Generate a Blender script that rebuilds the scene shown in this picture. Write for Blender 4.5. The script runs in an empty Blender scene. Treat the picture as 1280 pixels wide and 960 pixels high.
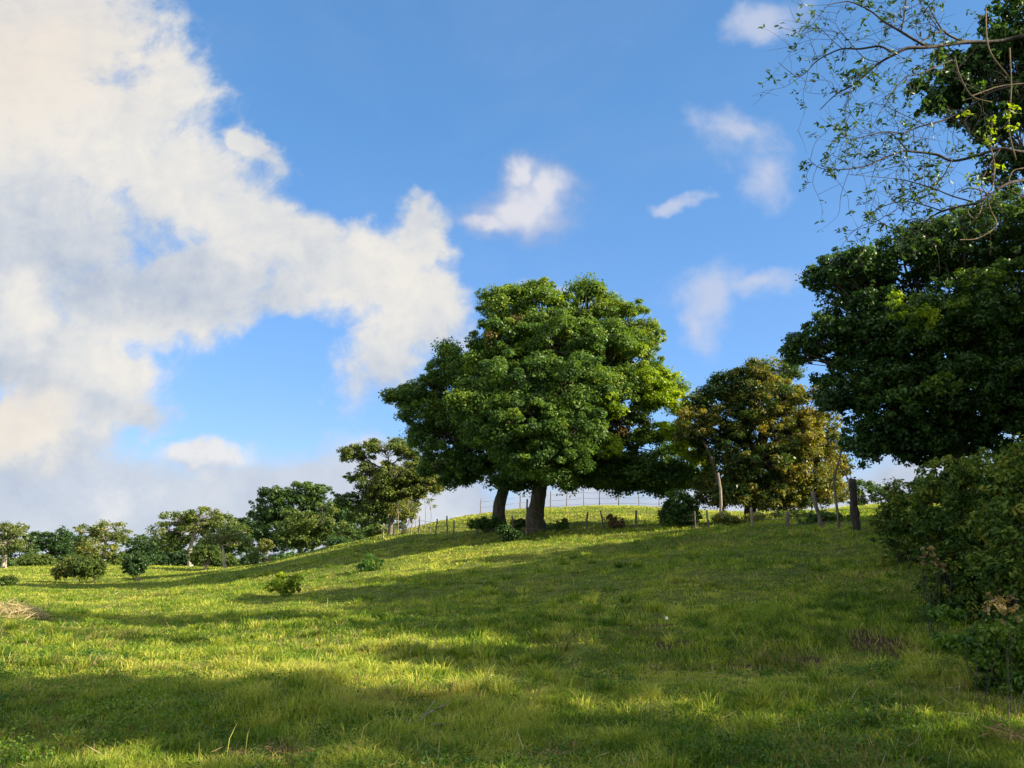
import bpy, math, random
import numpy as np
from mathutils import Vector
R = math.radians
PI = math.pi
rs = np.random.RandomState(7)
random.seed(7)
scene = bpy.context.scene
COL = scene.collection

# ------------------------------------------------------------------ camera
F = 960.0
PITCH = R(12.9)
CZ = 1.6
cam_data = bpy.data.cameras.new('camera')
cam_data.sensor_width = 36.0
cam_data.lens = 27.0
cam_data.clip_start = 0.1
cam_data.clip_end = 8000
cam = bpy.data.objects.new('camera', cam_data)
cam.location = (0, 0, CZ)
cam.rotation_euler = (R(90) + PITCH, 0, 0)
COL.objects.link(cam)
scene.camera = cam

# ------------------------------------------------------------------ light
SUN_AZ_BACK = R(17)      # how far behind the right-hand side the sun stands
SUN_EL = R(27)
sd = Vector((math.cos(SUN_EL) * math.cos(SUN_AZ_BACK), -math.cos(SUN_EL) * math.sin(SUN_AZ_BACK), math.sin(SUN_EL)))
sun_data = bpy.data.lights.new('sun', 'SUN')
sun_data.energy = 5.0
sun_data.angle = R(0.5)
sun_data.color = (1.0, 0.86, 0.62)
sun = bpy.data.objects.new('sun', sun_data)
sun.rotation_euler = sd.to_track_quat('Z', 'Y').to_euler()
sun.location = (40, -20, 40)
COL.objects.link(sun)

scene.view_settings.view_transform = 'Standard'
scene.view_settings.look = 'None'
scene.view_settings.gamma = 1.0
scene.view_settings.exposure = 1.58
scene.view_settings.use_curve_mapping = False
scene.cycles.max_bounces = 6
scene.cycles.transparent_max_bounces = 4
scene.cycles.use_denoising = True


class NT:
    """small helper for writing node trees"""
    def __init__(s, tree):
        s.t = tree; s.n = tree.nodes; s.l = tree.links

    def new(s, kind, **kw):
        nd = s.n.new(kind)
        for k, v in kw.items():
            setattr(nd, k, v)
        return nd

    def put(s, sock, v):
        if isinstance(v, bpy.types.NodeSocket):
            s.l.new(v, sock)
        elif v is not None:
            if hasattr(sock.default_value, '__len__') and isinstance(v, (tuple, list)):
                n = len(sock.default_value)
                v = tuple(v) + (1.0,) * (n - len(v)) if len(v) < n else tuple(v)[:n]
            sock.default_value = v

    def math(s, op, a, b=None, c=None, clamp=False):
        nd = s.new('ShaderNodeMath', operation=op); nd.use_clamp = clamp
        s.put(nd.inputs[0], a)
        if b is not None: s.put(nd.inputs[1], b)
        if c is not None: s.put(nd.inputs[2], c)
        return nd.outputs[0]

    def vmath(s, op, a, b=None, out=0):
        nd = s.new('ShaderNodeVectorMath', operation=op)
        s.put(nd.inputs[0], a)
        if b is not None:
            s.put(nd.inputs[3 if op == 'SCALE' else 1], b)
        return nd.outputs[out]

    def mix(s, f, a, b, blend='MIX'):
        nd = s.new('ShaderNodeMix', data_type='RGBA', blend_type=blend)
        s.put(nd.inputs[0], f); s.put(nd.inputs[6], a); s.put(nd.inputs[7], b)
        return nd.outputs[2]

    def step(s, v, lo, hi, smooth=True):
        nd = s.new('ShaderNodeMapRange')
        nd.interpolation_type = 'SMOOTHSTEP' if smooth else 'LINEAR'
        s.put(nd.inputs[0], v); nd.inputs[1].default_value = lo; nd.inputs[2].default_value = hi
        return nd.outputs[0]

    def noise(s, vec, scale, detail=4, rough=0.5, color=False, dist=0.0):
        nd = s.new('ShaderNodeTexNoise')
        s.put(nd.inputs['Vector'], vec)
        nd.inputs['Scale'].default_value = scale
        nd.inputs['Detail'].default_value = detail
        nd.inputs['Roughness'].default_value = rough
        nd.inputs['Distortion'].default_value = dist
        return nd.outputs['Color' if color else 'Fac']

    def ramp(s, v, stops):
        nd = s.new('ShaderNodeValToRGB')
        s.put(nd.inputs[0], v)
        e = nd.color_ramp.elements
        e[0].position, e[0].color = stops[0][0], (*stops[0][1], 1)
        e[1].position, e[1].color = stops[-1][0], (*stops[-1][1], 1)
        for p, c in stops[1:-1]:
            x = e.new(p); x.color = (*c, 1)
        return nd.outputs[0]


def pix_dir(px, py):
    dx = (px - 640) / F; dy = (480 - py) / F
    return np.array([dx, math.cos(PITCH) - dy * math.sin(PITCH), math.sin(PITCH) + dy * math.cos(PITCH)])


def pix(px, py, Y):
    d = pix_dir(px, py)
    return d * (Y / d[1]) + np.array([0, 0, CZ])


# ------------------------------------------------------------------ sky and clouds
def build_world():
    w = bpy.data.worlds.new('World'); scene.world = w; w.use_nodes = True
    T = NT(w.node_tree); T.n.clear()
    out = T.new('ShaderNodeOutputWorld'); bg = T.new('ShaderNodeBackground')
    T.l.new(bg.outputs[0], out.inputs[0])
    sky = T.new('ShaderNodeTexSky', sky_type='NISHITA')
    sky.sun_disc = False
    sky.sun_elevation = SUN_EL
    sky.sun_rotation = PI / 2 + SUN_AZ_BACK      # clockwise from +Y
    sky.air_density = 1.0; sky.dust_density = 0.4; sky.ozone_density = 2.2
    STR = 0.13
    bg.inputs[1].default_value = STR
    tc = T.new('ShaderNodeTexCoord')
    d = tc.outputs['Generated']
    sep = T.new('ShaderNodeSeparateXYZ'); T.l.new(d, sep.inputs[0])
    ys = T.math('MAXIMUM', sep.outputs[1], 0.08)
    u = T.math('DIVIDE', sep.outputs[0], ys); v = T.math('DIVIDE', sep.outputs[2], ys)
    comb = T.new('ShaderNodeCombineXYZ')
    T.l.new(u, comb.inputs[0]); T.l.new(v, comb.inputs[1])
    uv = comb.outputs[0]
    # domain warp
    n1 = T.noise(uv, 3.2, 4, 0.55, color=True)
    n2 = T.noise(uv, 11.0, 4, 0.6, color=True)
    wv = T.vmath('SCALE', T.vmath('SUBTRACT', n1, (0.5, 0.5, 0.5)), 0.18)
    wv2 = T.vmath('SCALE', T.vmath('SUBTRACT', n2, (0.5, 0.5, 0.5)), 0.075)
    p = T.vmath('MULTIPLY', T.vmath('ADD', T.vmath('ADD', uv, wv), wv2), (1, 1, 0))

    def uvp(px, py):
        q = pix_dir(px, py); return q[0] / q[1], q[2] / q[1]

    def blob(px, py, rx, ry, rot=0, pos=p):
        cu, cv = uvp(px, py)
        q = pix_dir(px, py)
        k = 1.0 / q[1]
        m = T.new('ShaderNodeMapping', vector_type='TEXTURE')
        T.l.new(pos, m.inputs[0])
        m.inputs['Location'].default_value = (cu, cv, 0)
        m.inputs['Rotation'].default_value = (0, 0, R(rot))
        m.inputs['Scale'].default_value = (rx / F * k, ry / F * k, 1)
        ln = T.vmath('LENGTH', m.outputs[0], out=1)
        return T.math('SUBTRACT', 1.0, ln)

    def union(bl, sm=0.25, pos=p):
        acc = None
        for b in bl:
            f = blob(*b, pos=pos)
            if acc is None: acc = f
            else:
                nd = T.new('ShaderNodeMath', operation='SMOOTH_MAX')
                T.l.new(acc, nd.inputs[0]); T.l.new(f, nd.inputs[1]); nd.inputs[2].default_value = sm
                acc = nd.outputs[0]
        return acc

    big = [(40, 60, 210, 150), (120, 170, 190, 150), (215, 230, 120, 100, -30), (40, 300, 190, 120), (300, 300, 120, 70, -30),
           (380, 335, 95, 66, -30), (470, 350, 95, 80), (520, 300, 48, 62), (478, 455, 58, 72), (520, 395, 64, 84), (515, 275, 26, 40), (310, 180, 34, 52, 30),
           (250, 360, 110, 62), (150, 380, 140, 60), (40, 430, 150, 90), (140, 480, 92, 66), (30, 530, 130, 90), (190, 505, 54, 36), (345, 380, 70, 36), (205, 110, 70, 90)]
    low = [(0, 640, 200, 110), (150, 640, 240, 108), (330, 630, 180, 96), (500, 640, 200, 88), (258, 562, 70, 30), (60, 590, 150, 80), (700, 660, 260, 70), (950, 650, 260, 74), (1180, 640, 260, 88), (-300, 600, 400, 180), (1600, 600, 400, 150), (400, 590, 80, 34)]
    small = [(655, 258, 84, 46, 6), (695, 240, 46, 42), (612, 272, 50, 26), (660, 222, 34, 30)]
    wisp = [(925, 165, 70, 44, -30), (940, 220, 46, 58), (836, 244, 30, 13), (885, 370, 66, 48, 60), (935, 368, 66, 28), (870, 410, 36, 55, 20), (955, 15, 70, 30, 20), (690, 372, 60, 20)]
    D = union(big)
    Dl = union(low)
    Ds = union(small)
    Dw = union(wisp)
    # fbm erosion
    fb = T.noise(uv, 6.0, 9, 0.62, dist=0.3)
    fb2 = T.noise(uv, 20.0, 6, 0.65, dist=0.4)
    er = T.math('ADD', T.math('MULTIPLY', T.math('SUBTRACT', fb, 0.5), 1.5), T.math('MULTIPLY', T.math('SUBTRACT', fb2, 0.5), 0.7))
    aB = T.math('MULTIPLY', T.step(T.math('ADD', D, er), -0.12, 0.48), 0.96)
    aL = T.math('MULTIPLY', T.step(T.math('ADD', Dl, T.math('MULTIPLY', er, 0.6)), -0.05, 0.5), 0.93)
    aS = T.math('MULTIPLY', T.step(T.math('ADD', Ds, T.math('MULTIPLY', er, 0.8)), -0.15, 0.85), 0.9)
    aW = T.math('MULTIPLY', T.step(T.math('ADD', Dw, T.math('MULTIPLY', er, 1.0)), -0.1, 0.95), 0.78)
    # unseen clouds overhead and behind the camera, added extra bright as fill light
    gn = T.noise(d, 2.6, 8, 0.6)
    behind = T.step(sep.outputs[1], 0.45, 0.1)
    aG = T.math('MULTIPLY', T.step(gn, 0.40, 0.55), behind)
    # thin veil
    veil = T.math('MULTIPLY', T.step(T.noise(uv, 1.6, 6, 0.6, dist=0.6), 0.42, 0.75), 0.16)
    # colours of the clouds (sunlit cream, bluish grey undersides)
    K = 1.0 / STR / (2 ** scene.view_settings.exposure)
    def c(r, g, b, s=1.0):
        f = lambda x: (x / 255.0 / 12.92 if x < 10 else ((x / 255.0 + 0.055) / 1.055) ** 2.4) * K * s
        return (f(r), f(g), f(b))
    # relief: the same noise a little towards the sun, compared with the noise here
    off = T.vmath('ADD', uv, (0.035, 0.03, 0))
    fbo = T.noise(off, 6.0, 7, 0.6, dist=0.3)
    rel = T.math('MULTIPLY', T.math('SUBTRACT', fb, fbo), 1.6)
    brt = union([(190, 150, 150, 120, -40), (470, 360, 120, 100), (60, 90, 200, 120), (640, 240, 100, 60), (170, 440, 110, 50), (300, 290, 120, 60, -30), (265, 553, 60, 22), (30, 540, 100, 50), (20, 400, 50, 40)], 0.3)
    lf = T.noise(uv, 3.4, 6, 0.55)
    fb3 = T.noise(T.vmath('ADD', uv, (0.012, 0.012, 0)), 20.0, 6, 0.65, dist=0.4)
    rel2 = T.math('MULTIPLY', T.math('SUBTRACT', fb2, fb3), 0.9)
    lit = T.math('ADD', T.math('ADD', T.math('ADD', T.step(brt, -0.75, 0.6), rel), rel2), T.math('MULTIPLY', T.math('SUBTRACT', lf, 0.5), 1.3))
    lit = T.math('ADD', T.math('MULTIPLY', lit, .72), .16)
    ccol = T.ramp(lit, [(0.0, c(186, 196, 212)), (0.35, c(208, 213, 220)), (0.65, c(226, 226, 225)), (1.0, c(243, 238, 229))])
    warm = T.step(union([(10, 60, 260, 200), (10, 530, 120, 100)], 0.2), 0.0, 1.0)
    ccol = T.mix(T.math('MULTIPLY', warm, 0.45), ccol, c(243, 226, 205))
    lcol = T.ramp(T.math('ADD', T.math('ADD', T.math('ADD', 0.35, T.math('MULTIPLY', T.math('SUBTRACT', T.noise(uv, 4.5, 7, 0.6), 0.5), 1.6)), T.math('MULTIPLY', rel, 1.1)), T.math('MULTIPLY', T.step(blob(265, 553, 70, 24), -0.2, 0.6), 0.7)), [(0.0, c(190, 199, 216)), (0.5, c(209, 215, 226)), (1.0, c(238, 236, 235))])
    # sky colour
    scol = T.mix(1.0, sky.outputs[0], (0.86, 1.0, 1.10), 'MULTIPLY')
    grad = T.ramp(sep.outputs[2], [(0.0, c(178, 200, 232)), (0.07, c(144, 184, 235)), (0.2, c(116, 168, 236)), (0.36, c(98, 154, 220)), (0.5, c(86, 145, 207)), (0.66, c(80, 136, 196)), (1.0, c(62, 116, 184))])
    scol = T.mix(0.8, scol, grad)
    x = T.mix(veil, scol, c(185, 205, 235))
    x = T.mix(aW, x, c(205, 212, 232))
    x = T.mix(aL, x, lcol)
    x = T.mix(aB, x, ccol)
    x = T.mix(aS, x, T.ramp(T.math('ADD', T.step(Ds, 0.0, 0.8), rel), [(0.0, c(180, 186, 212)), (1.0, c(232, 230, 234))]))
    x = T.mix(aG, x, T.ramp(gn, [(0.4, c(222, 228, 240, 1.4)), (0.65, c(250, 246, 238, 1.75))]))  # unseen clouds boosted above the visible ones to lift shade and camera-facing sides
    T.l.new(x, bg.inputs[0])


build_world()

# ------------------------------------------------------------------ numpy noise
def _hash(ix, iy, seed):
    h = (ix.astype(np.int64) * 374761393 + iy.astype(np.int64) * 668265263 + seed * 1442695) & 0x7fffffff
    h = ((h ^ (h >> 13)) * 1274126177) & 0x7fffffff
    h = h ^ (h >> 16)
    return (h & 0xffff) / 65535.0


def vnoise(x, y, s=1.0, seed=0):
    x = np.asarray(x, float) / s; y = np.asarray(y, float) / s
    ix = np.floor(x); iy = np.floor(y); fx = x - ix; fy = y - iy
    fx = fx * fx * (3 - 2 * fx); fy = fy * fy * (3 - 2 * fy)
    a = _hash(ix, iy, seed); b = _hash(ix + 1, iy, seed); c_ = _hash(ix, iy + 1, seed); d = _hash(ix + 1, iy + 1, seed)
    return (a * (1 - fx) + b * fx) * (1 - fy) + (c_ * (1 - fx) + d * fx) * fy


def fbm(x, y, s, seed=0, oct=4):
    v = 0; a = 0.5; tot = 0
    for k in range(oct):
        v = v + a * vnoise(x, y, s / 2 ** k, seed + k * 17); tot += a; a *= 0.5
    return v / tot


# ------------------------------------------------------------------ terrain
CPS = [(0, 830, 11.5), (0, 770, 21), (0, 738, 42), (0, 714, 95), (0, 706, 170),
       (200, 850, 10.2), (200, 790, 16.5), (200, 752, 28), (200, 724, 58), (200, 709, 110), (200, 704, 170),
       (400, 860, 9.6), (400, 790, 16.5), (400, 745, 26), (400, 716, 40), (400, 699, 52), (400, 691, 62), (400, 706, 100), (400, 704, 170),
       (500, 760, 21), (500, 700, 38), (500, 674, 50), (500, 662, 58), (500, 695, 85),
       (600, 860, 9.5), (600, 780, 16), (600, 720, 27), (600, 682, 38), (600, 660, 46), (600, 646, 60), (600, 641, 70), (600, 670, 95),
       (700, 860, 9.2), (700, 780, 15), (700, 720, 25), (700, 685, 35), (700, 663, 44), (700, 650, 55), (700, 635, 72), (700, 662, 98),
       (850, 870, 8.6), (850, 800, 12.5), (850, 740, 19), (850, 700, 26), (850, 672, 34), (850, 658, 40), (850, 642, 55), (850, 636, 66), (850, 664, 92),
       (1000, 900, 7.6), (1000, 845, 10), (1000, 790, 13), (1000, 730, 18), (1000, 690, 23), (1000, 664, 29), (1000, 652, 34), (1000, 642, 44), (1000, 638, 55), (1000, 668, 85),
       (1100, 850, 9.5), (1100, 780, 13), (1100, 705, 20), (1100, 665, 25), (1100, 652, 30), (1100, 638, 45), (1100, 633, 55), (1100, 662, 85),
       (1250, 900, 7.5), (1250, 800, 11), (1250, 720, 16), (1250, 665, 24), (1250, 645, 40), (1250, 660, 85),
       (0, 704, 320), (200, 703, 320), (400, 703, 320), (600, 703, 320), (850, 703, 320), (1100, 703, 320), (1280, 703, 320),
       (0, 701.5, 900), (640, 701.5, 900), (1280, 701.5, 900), (-400, 703, 320), (-400, 706, 170), (-400, 720, 80), (-400, 760, 30), (-400, 840, 12), (0, 701, 2800), (640, 701, 2800), (1280, 701, 2800),
       (1700, 660, 24), (1700, 650, 45), (1700, 780, 11)]
for _px in (-400, 0, 200):
    CPS += [(_px, 718.5, 75), (_px, 709.5, 130), (_px, 707.5, 150), (_px, 705, 220), (_px, 702.5, 500)]
    CPS += [(_px, 714.5, 92)] if _px else []
CPS += [(400, 697, 75), (400, 704, 86), (400, 708, 125), (400, 707, 150), (400, 705, 220), (400, 702.5, 500), (400, 755, 22), (400, 728, 32), (200, 770, 21), (200, 736, 38), (0, 753, 30), (0, 798, 15)]
for _px in (600, 700, 850, 1000, 1100, 1280):
    CPS += [(_px, 688, 118), (_px, 700, 150), (_px, 704, 220), (_px, 702.5, 500)]
_c3 = [tuple(pix(*c_)) for c_ in CPS] + [(0, 0, 0), (-7, 0, 0), (7, 0, .2), (0, 5, 0), (-4, 6, 0), (4, 6, .08), (14, 0, .6), (14, 8, 1.2), (-14, 0, -.1), (0, -8, 0), (-14, 7, 0), (20, -6, .6)]
_c3 = np.array(_c3)


def _warp(x, y):
    yy = np.maximum(y, -9.0)
    return x / (yy + 12.0), np.log(yy + 12.0)


def _kern(a, b):
    du = a[0][:, None] - b[0][None, :]; dw = a[1][:, None] - b[1][None, :]
    return np.exp(-0.5 * ((du / 0.38) ** 2 + (dw / 0.34) ** 2))


_cw = _warp(_c3[:, 0], _c3[:, 1])
# rises are stored divided by distance so that near and far ground behave alike
_tz = _c3[:, 2] / (_c3[:, 1] + 12.0)
_al = np.linalg.solve(_kern(_cw, _cw) + 8e-5 * np.eye(len(_c3)), _tz)


def height(x, y):
    x = np.atleast_1d(np.asarray(x, float)).ravel(); y = np.atleast_1d(np.asarray(y, float)).ravel()
    out = np.empty_like(x)
    for s in range(0, len(x), 40000):
        xs, ysl = x[s:s + 40000], y[s:s + 40000]
        out[s:s + 40000] = _kern(_warp(xs, ysl), _cw) @ _al * (np.maximum(ysl, -9) + 12.0)
    r = np.hypot(x, y)
    near = np.clip((r - 2) / 4, 0, 1) * np.clip(1 - (r - 90) / 60, 0, 1)
    bank = np.exp(-((x - 4.6) / 3.4) ** 2 - ((y - 11.0) / 1.1) ** 2)
    out = out + near * ((fbm(x, y, 5.0, 3) - 0.5) * 0.42 + (fbm(x, y, 1.3, 9, 4) - 0.5) * 0.22 - 0.30 * bank)
    return out


def hz(x, y):
    return float(height([x], [y])[0])


def ground_at(px, Y):
    """world point of the ground in picture column px at forward distance Y"""
    X = (px - 640) / F * Y
    for _ in range(6):
        z = hz(X, Y)
        t = (z - CZ) / Y
        dy = (t * math.cos(PITCH) - math.sin(PITCH)) / (math.cos(PITCH) + t * math.sin(PITCH))
        X = (px - 640) / F * Y / (math.cos(PITCH) - dy * math.sin(PITCH))
    return np.array([X, Y, hz(X, Y)])


# ------------------------------------------------------------------ mesh helpers
def mesh_np(name, verts, quads=None, tris=None, attrs=None, smooth=False):
    me = bpy.data.meshes.new(name)
    verts = np.asarray(verts, np.float32)
    nq = 0 if quads is None else len(quads); ntr = 0 if tris is None else len(tris)
    loops = []
    if nq: loops.append(np.asarray(quads, np.int32).ravel())
    if ntr: loops.append(np.asarray(tris, np.int32).ravel())
    loops = np.concatenate(loops)
    me.vertices.add(len(verts)); me.vertices.foreach_set('co', verts.ravel())
    me.loops.add(len(loops)); me.loops.foreach_set('vertex_index', loops)
    me.polygons.add(nq + ntr)
    st = np.concatenate([np.arange(nq) * 4, nq * 4 + np.arange(ntr) * 3]).astype(np.int32)
    me.polygons.foreach_set('loop_start', st)
    if smooth: me.polygons.foreach_set('use_smooth', np.ones(nq + ntr, bool))
    if attrs:
        for k, (dom, arr) in attrs.items():
            a = me.attributes.new(k, 'FLOAT', dom); a.data.foreach_set('value', np.asarray(arr, np.float32))
    me.update(calc_edges=True)
    return me


def link(name, me, mat, parent=None, origin=None, label=None, cat=None, group=None, kind=None):
    o = bpy.data.objects.new(name, me)
    if mat is not None and me is not None: me.materials.append(mat)
    COL.objects.link(o)
    if parent is not None: o.parent = parent
    if origin is not None: o.location = tuple(origin)
    tag(o, label, cat, group, kind)
    return o


def tag(o, label=None, cat=None, group=None, kind=None):
    if label: o['label'] = label
    if cat: o['category'] = cat
    if group: o['group'] = group
    if kind: o['kind'] = kind
    return o


def thing(name, label, cat, loc, group=None):
    o = bpy.data.objects.new(name, None)
    o.empty_display_size = 0.3
    COL.objects.link(o)
    o.location = tuple(loc)
    return tag(o, label, cat, group)


class Tubes:
    def __init__(s): s.v = []; s.q = []; s.n = 0

    def add(s, pts, rad, sides=7, rough=0.0, seed=0):
        pts = np.asarray(pts, float); rad = np.asarray(rad, float) * np.ones(len(pts))
        t = np.gradient(pts, axis=0); t /= np.linalg.norm(t, axis=1)[:, None] + 1e-9
        ref = np.array([0.13, 0.21, 1.0]) if abs(t[0][2]) < 0.9 else np.array([1.0, 0.1, 0.05])
        a = np.cross(t, ref); a /= np.linalg.norm(a, axis=1)[:, None] + 1e-9
        b = np.cross(t, a)
        th = np.arange(sides) / sides * 2 * PI
        rr = rad[:, None] * np.ones((1, sides))
        if rough:
            i = np.arange(len(pts))[:, None]; j = np.arange(sides)[None, :]
            rr = rr * (1 + rough * (np.sin(j * 2.1 + i * .35 + seed) + 0.7 * np.sin(j * 4.4 - i * .8 + seed * 2) + 0.8 * (_hash(i * np.ones_like(j), j * np.ones_like(i), seed) - .5)))
        ring = pts[:, None, :] + rr[..., None] * (np.cos(th)[None, :, None] * a[:, None, :] + np.sin(th)[None, :, None] * b[:, None, :])
        m = len(pts)
        s.v.append(ring.reshape(-1, 3))
        i = np.arange(m - 1)[:, None] * sides; j = np.arange(sides)[None, :]; j2 = (j + 1) % sides
        q = np.stack([i + j, i + j2, i + sides + j2, i + sides + j], -1).reshape(-1, 4) + s.n
        s.q.append(q); s.n += m * sides
        # end cap
        s.v.append(pts[-1:] + t[-1:] * rad[-1] * 0.3); tip = s.n; s.n += 1
        base = tip - sides
        jj = np.arange(sides)
        s.q.append(np.stack([base + jj, base + (jj + 1) % sides, np.full(sides, tip), np.full(sides, tip)], -1))
        return s

    def mesh(s, name, origin=(0, 0, 0)):
        v = np.concatenate(s.v) - np.asarray(origin)
        q = np.concatenate(s.q)
        tr = q[q[:, 2] == q[:, 3]][:, :3]; qq = q[q[:, 2] != q[:, 3]]
        return mesh_np(name, v, qq, tr, smooth=True)


def curve(pts, n=12):
    """Catmull-Rom through the points"""
    P = np.asarray(pts, float)
    if len(P) == 2: P = np.array([P[0], P[0] * .6 + P[1] * .4, P[1]])
    P = np.vstack([2 * P[0] - P[1], P, 2 * P[-1] - P[-2]])
    out = []
    for i in range(1, len(P) - 2):
        t = np.linspace(0, 1, n, endpoint=False)[:, None]
        p0, p1, p2, p3 = P[i - 1:i + 3]
        out.append(0.5 * (2 * p1 + (p2 - p0) * t + (2 * p0 - 5 * p1 + 4 * p2 - p3) * t ** 2 + (3 * p1 - p0 - 3 * p2 + p3) * t ** 3))
    out.append(P[-2:-1])
    return np.vstack(out)


def unit(v):
    return v / (np.linalg.norm(v, axis=-1, keepdims=True) + 1e-9)


def leaves(pos, nrm, axis, length, width, fine=False):
    """leaf blades: pos N,3 ; nrm N,3 ; axis N,3 (direction of the tip)"""
    nrm = unit(nrm); ax = unit(axis - nrm * np.sum(axis * nrm, 1, keepdims=True)); sd_ = np.cross(nrm, ax)
    L = length[:, None]; W = width[:, None]; N = len(pos)
    if not fine:
        v = np.stack([pos - ax * L * .5, pos + sd_ * W * .5 - ax * L * .05 + nrm * W * .12, pos + ax * L * .5, pos - sd_ * W * .5 - ax * L * .05 + nrm * W * .12], 1)
        b = np.arange(N)[:, None] * 4
        return v.reshape(-1, 3), b + np.array([[0, 1, 2, 3]]), 1
    v = np.stack([pos - ax * L * .5, pos + sd_ * W * .42 - ax * L * .2 + nrm * W * .16, pos + sd_ * W * .4 + ax * L * .16 + nrm * W * .14,
                  pos + ax * L * .5 - nrm * np.minimum(L * .12, W * .3), pos - sd_ * W * .4 + ax * L * .16 + nrm * W * .14, pos - sd_ * W * .42 - ax * L * .2 + nrm * W * .16], 1)
    b = np.arange(N)[:, None] * 6
    q = np.concatenate([b + np.array([[0, 3, 2, 1]]), b + np.array([[0, 5, 4, 3]])], 1).reshape(-1, 4)
    return v.reshape(-1, 3), q, 2


def foliage_mesh(name, clumps, per, lsize, origin, fine=False, flat=0.65, updir=0.5, rand=0.8, tint_spread=.5, aspect=.5, droop=.3, rng=rs):
    """clumps: array of x,y,z,r,tint"""
    c_ = np.asarray(clumps, float)
    cm = np.median(c_[:, 3]); cnt = np.maximum(3, rng.poisson(per * np.clip((c_[:, 3] / cm) ** 2, .08, 2.2))).astype(int)
    idx = np.repeat(np.arange(len(c_)), cnt); N = len(idx)
    dr = unit(rng.normal(size=(N, 3)) + np.array([0, 0, .25]))
    rad = rng.uniform(0.05, 1.0, N) ** 0.6 * (1 + .25 * (rng.rand(N) < .12) * rng.rand(N))
    off = dr * rad[:, None] * c_[idx, 3:4]
    off[:, 2] *= flat
    pos = c_[idx, :3] + off
    nrm = unit(dr * .65 + np.array([0, 0, updir]) + rng.normal(size=(N, 3)) * rand * .6)
    ax = unit(rng.normal(size=(N, 3)) * .7 + dr * .6 + np.array([0, 0, -droop]))
    ln = lsize * rng.uniform(.65, 1.35, N)
    v, q, k = leaves(pos, nrm, ax, ln, ln * aspect * rng.uniform(.8, 1.25, N), fine)
    tint = np.clip(c_[idx, 4] + (rng.rand(N) - .5) * tint_spread, 0, 1)
    return mesh_np(name, v - np.asarray(origin), q, None, {'tint': ('FACE', np.repeat(tint, k))})


# ------------------------------------------------------------------ materials
def leaf_mat(name, stops, trans=0.38, rough=0.45, spec=0.35, tcol=(1.5, 1.5, .55)):
    m = bpy.data.materials.new(name); m.use_nodes = True
    T = NT(m.node_tree); T.n.clear()
    out = T.new('ShaderNodeOutputMaterial')
    at = T.new('ShaderNodeAttribute', attribute_name='tint')
    geo = T.new('ShaderNodeNewGeometry')
    ns = T.noise(geo.outputs['Position'], 0.9, 3)
    f = T.math('ADD', at.outputs['Fac'], T.math('MULTIPLY', T.math('SUBTRACT', ns, 0.5), 0.5))
    col = T.ramp(f, stops)
    pr = T.new('ShaderNodeBsdfPrincipled')
    T.l.new(col, pr.inputs['Base Color'])
    pr.inputs['Roughness'].default_value = rough
    pr.inputs['Specular IOR Level'].default_value = spec
    tr = T.new('ShaderNodeBsdfTranslucent')
    T.l.new(T.mix(1.0, col, tcol, 'MULTIPLY'), tr.inputs[0])
    mx = T.new('ShaderNodeMixShader'); mx.inputs[0].default_value = trans
    T.l.new(pr.outputs[0], mx.inputs[1]); T.l.new(tr.outputs[0], mx.inputs[2]); T.l.new(mx.outputs[0], out.inputs[0])
    return m


def bark_mat(name, c1, c2, scale=6.0, moss=None):
    m = bpy.data.materials.new(name); m.use_nodes = True
    T = NT(m.node_tree); pr = T.n['Principled BSDF']
    tc = T.new('ShaderNodeTexCoord')
    mp = T.new('ShaderNodeMapping'); mp.inputs['Scale'].default_value = (1, 1, .25)
    T.l.new(tc.outputs['Object'], mp.inputs[0])
    n = T.noise(mp.outputs[0], scale, 6, .65)
    col = T.mix(T.step(n, .35, .65), c1, c2)
    if moss:
        col = T.mix(T.step(T.noise(tc.outputs['Object'], 2.2, 4), .48, .6), col, moss)
    T.l.new(col, pr.inputs['Base Color'])
    pr.inputs['Roughness'].default_value = .9
    bp = T.new('ShaderNodeBump'); bp.inputs['Strength'].default_value = .7; bp.inputs['Distance'].default_value = .04
    T.l.new(n, bp.inputs['Height']); T.l.new(bp.outputs[0], pr.inputs['Normal'])
    return m


M = {}
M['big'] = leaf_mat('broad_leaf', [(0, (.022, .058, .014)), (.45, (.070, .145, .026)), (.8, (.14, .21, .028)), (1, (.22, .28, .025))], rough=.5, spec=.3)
M['lime'] = leaf_mat('lime_leaf', [(0, (.05, .10, .012)), (.5, (.16, .25, .012)), (1, (.28, .36, .012))], .42)
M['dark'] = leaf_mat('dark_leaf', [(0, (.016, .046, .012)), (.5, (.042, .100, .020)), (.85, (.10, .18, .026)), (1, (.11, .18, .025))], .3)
M['gold'] = leaf_mat('golden_leaf', [(0, (.02, .055, .010)), (.36, (.055, .10, .016)), (.58, (.16, .155, .024)), (1, (.27, .21, .03))], .4)
M['olive'] = leaf_mat('olive_leaf', [(0, (.045, .085, .02)), (.5, (.11, .155, .035)), (1, (.20, .20, .05))], spec=.2)
M['rust'] = leaf_mat('rusty_leaf', [(0, (.04, .05, .015)), (.5, (.12, .085, .035)), (1, (.2, .11, .05))])
M['pale'] = leaf_mat('pale_leaf', [(0, (.06, .10, .03)), (.5, (.12, .16, .045)), (1, (.20, .21, .07))])
M['far'] = leaf_mat('distant_leaf', [(0, (.02, .05, .015)), (.5, (.045, .095, .025)), (1, (.09, .14, .03))])
M['shrub'] = leaf_mat('shrub_leaf', [(0, (.028, .068, .014)), (.45, (.080, .140, .022)), (.78, (.17, .22, .03)), (1, (.27, .25, .045))], .3, rough=.55, spec=.2)
M['sprig'] = leaf_mat('sprig_leaf', [(0, (.025, .06, .018)), (.6, (.06, .12, .025)), (1, (.16, .22, .03))], .35)
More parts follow.
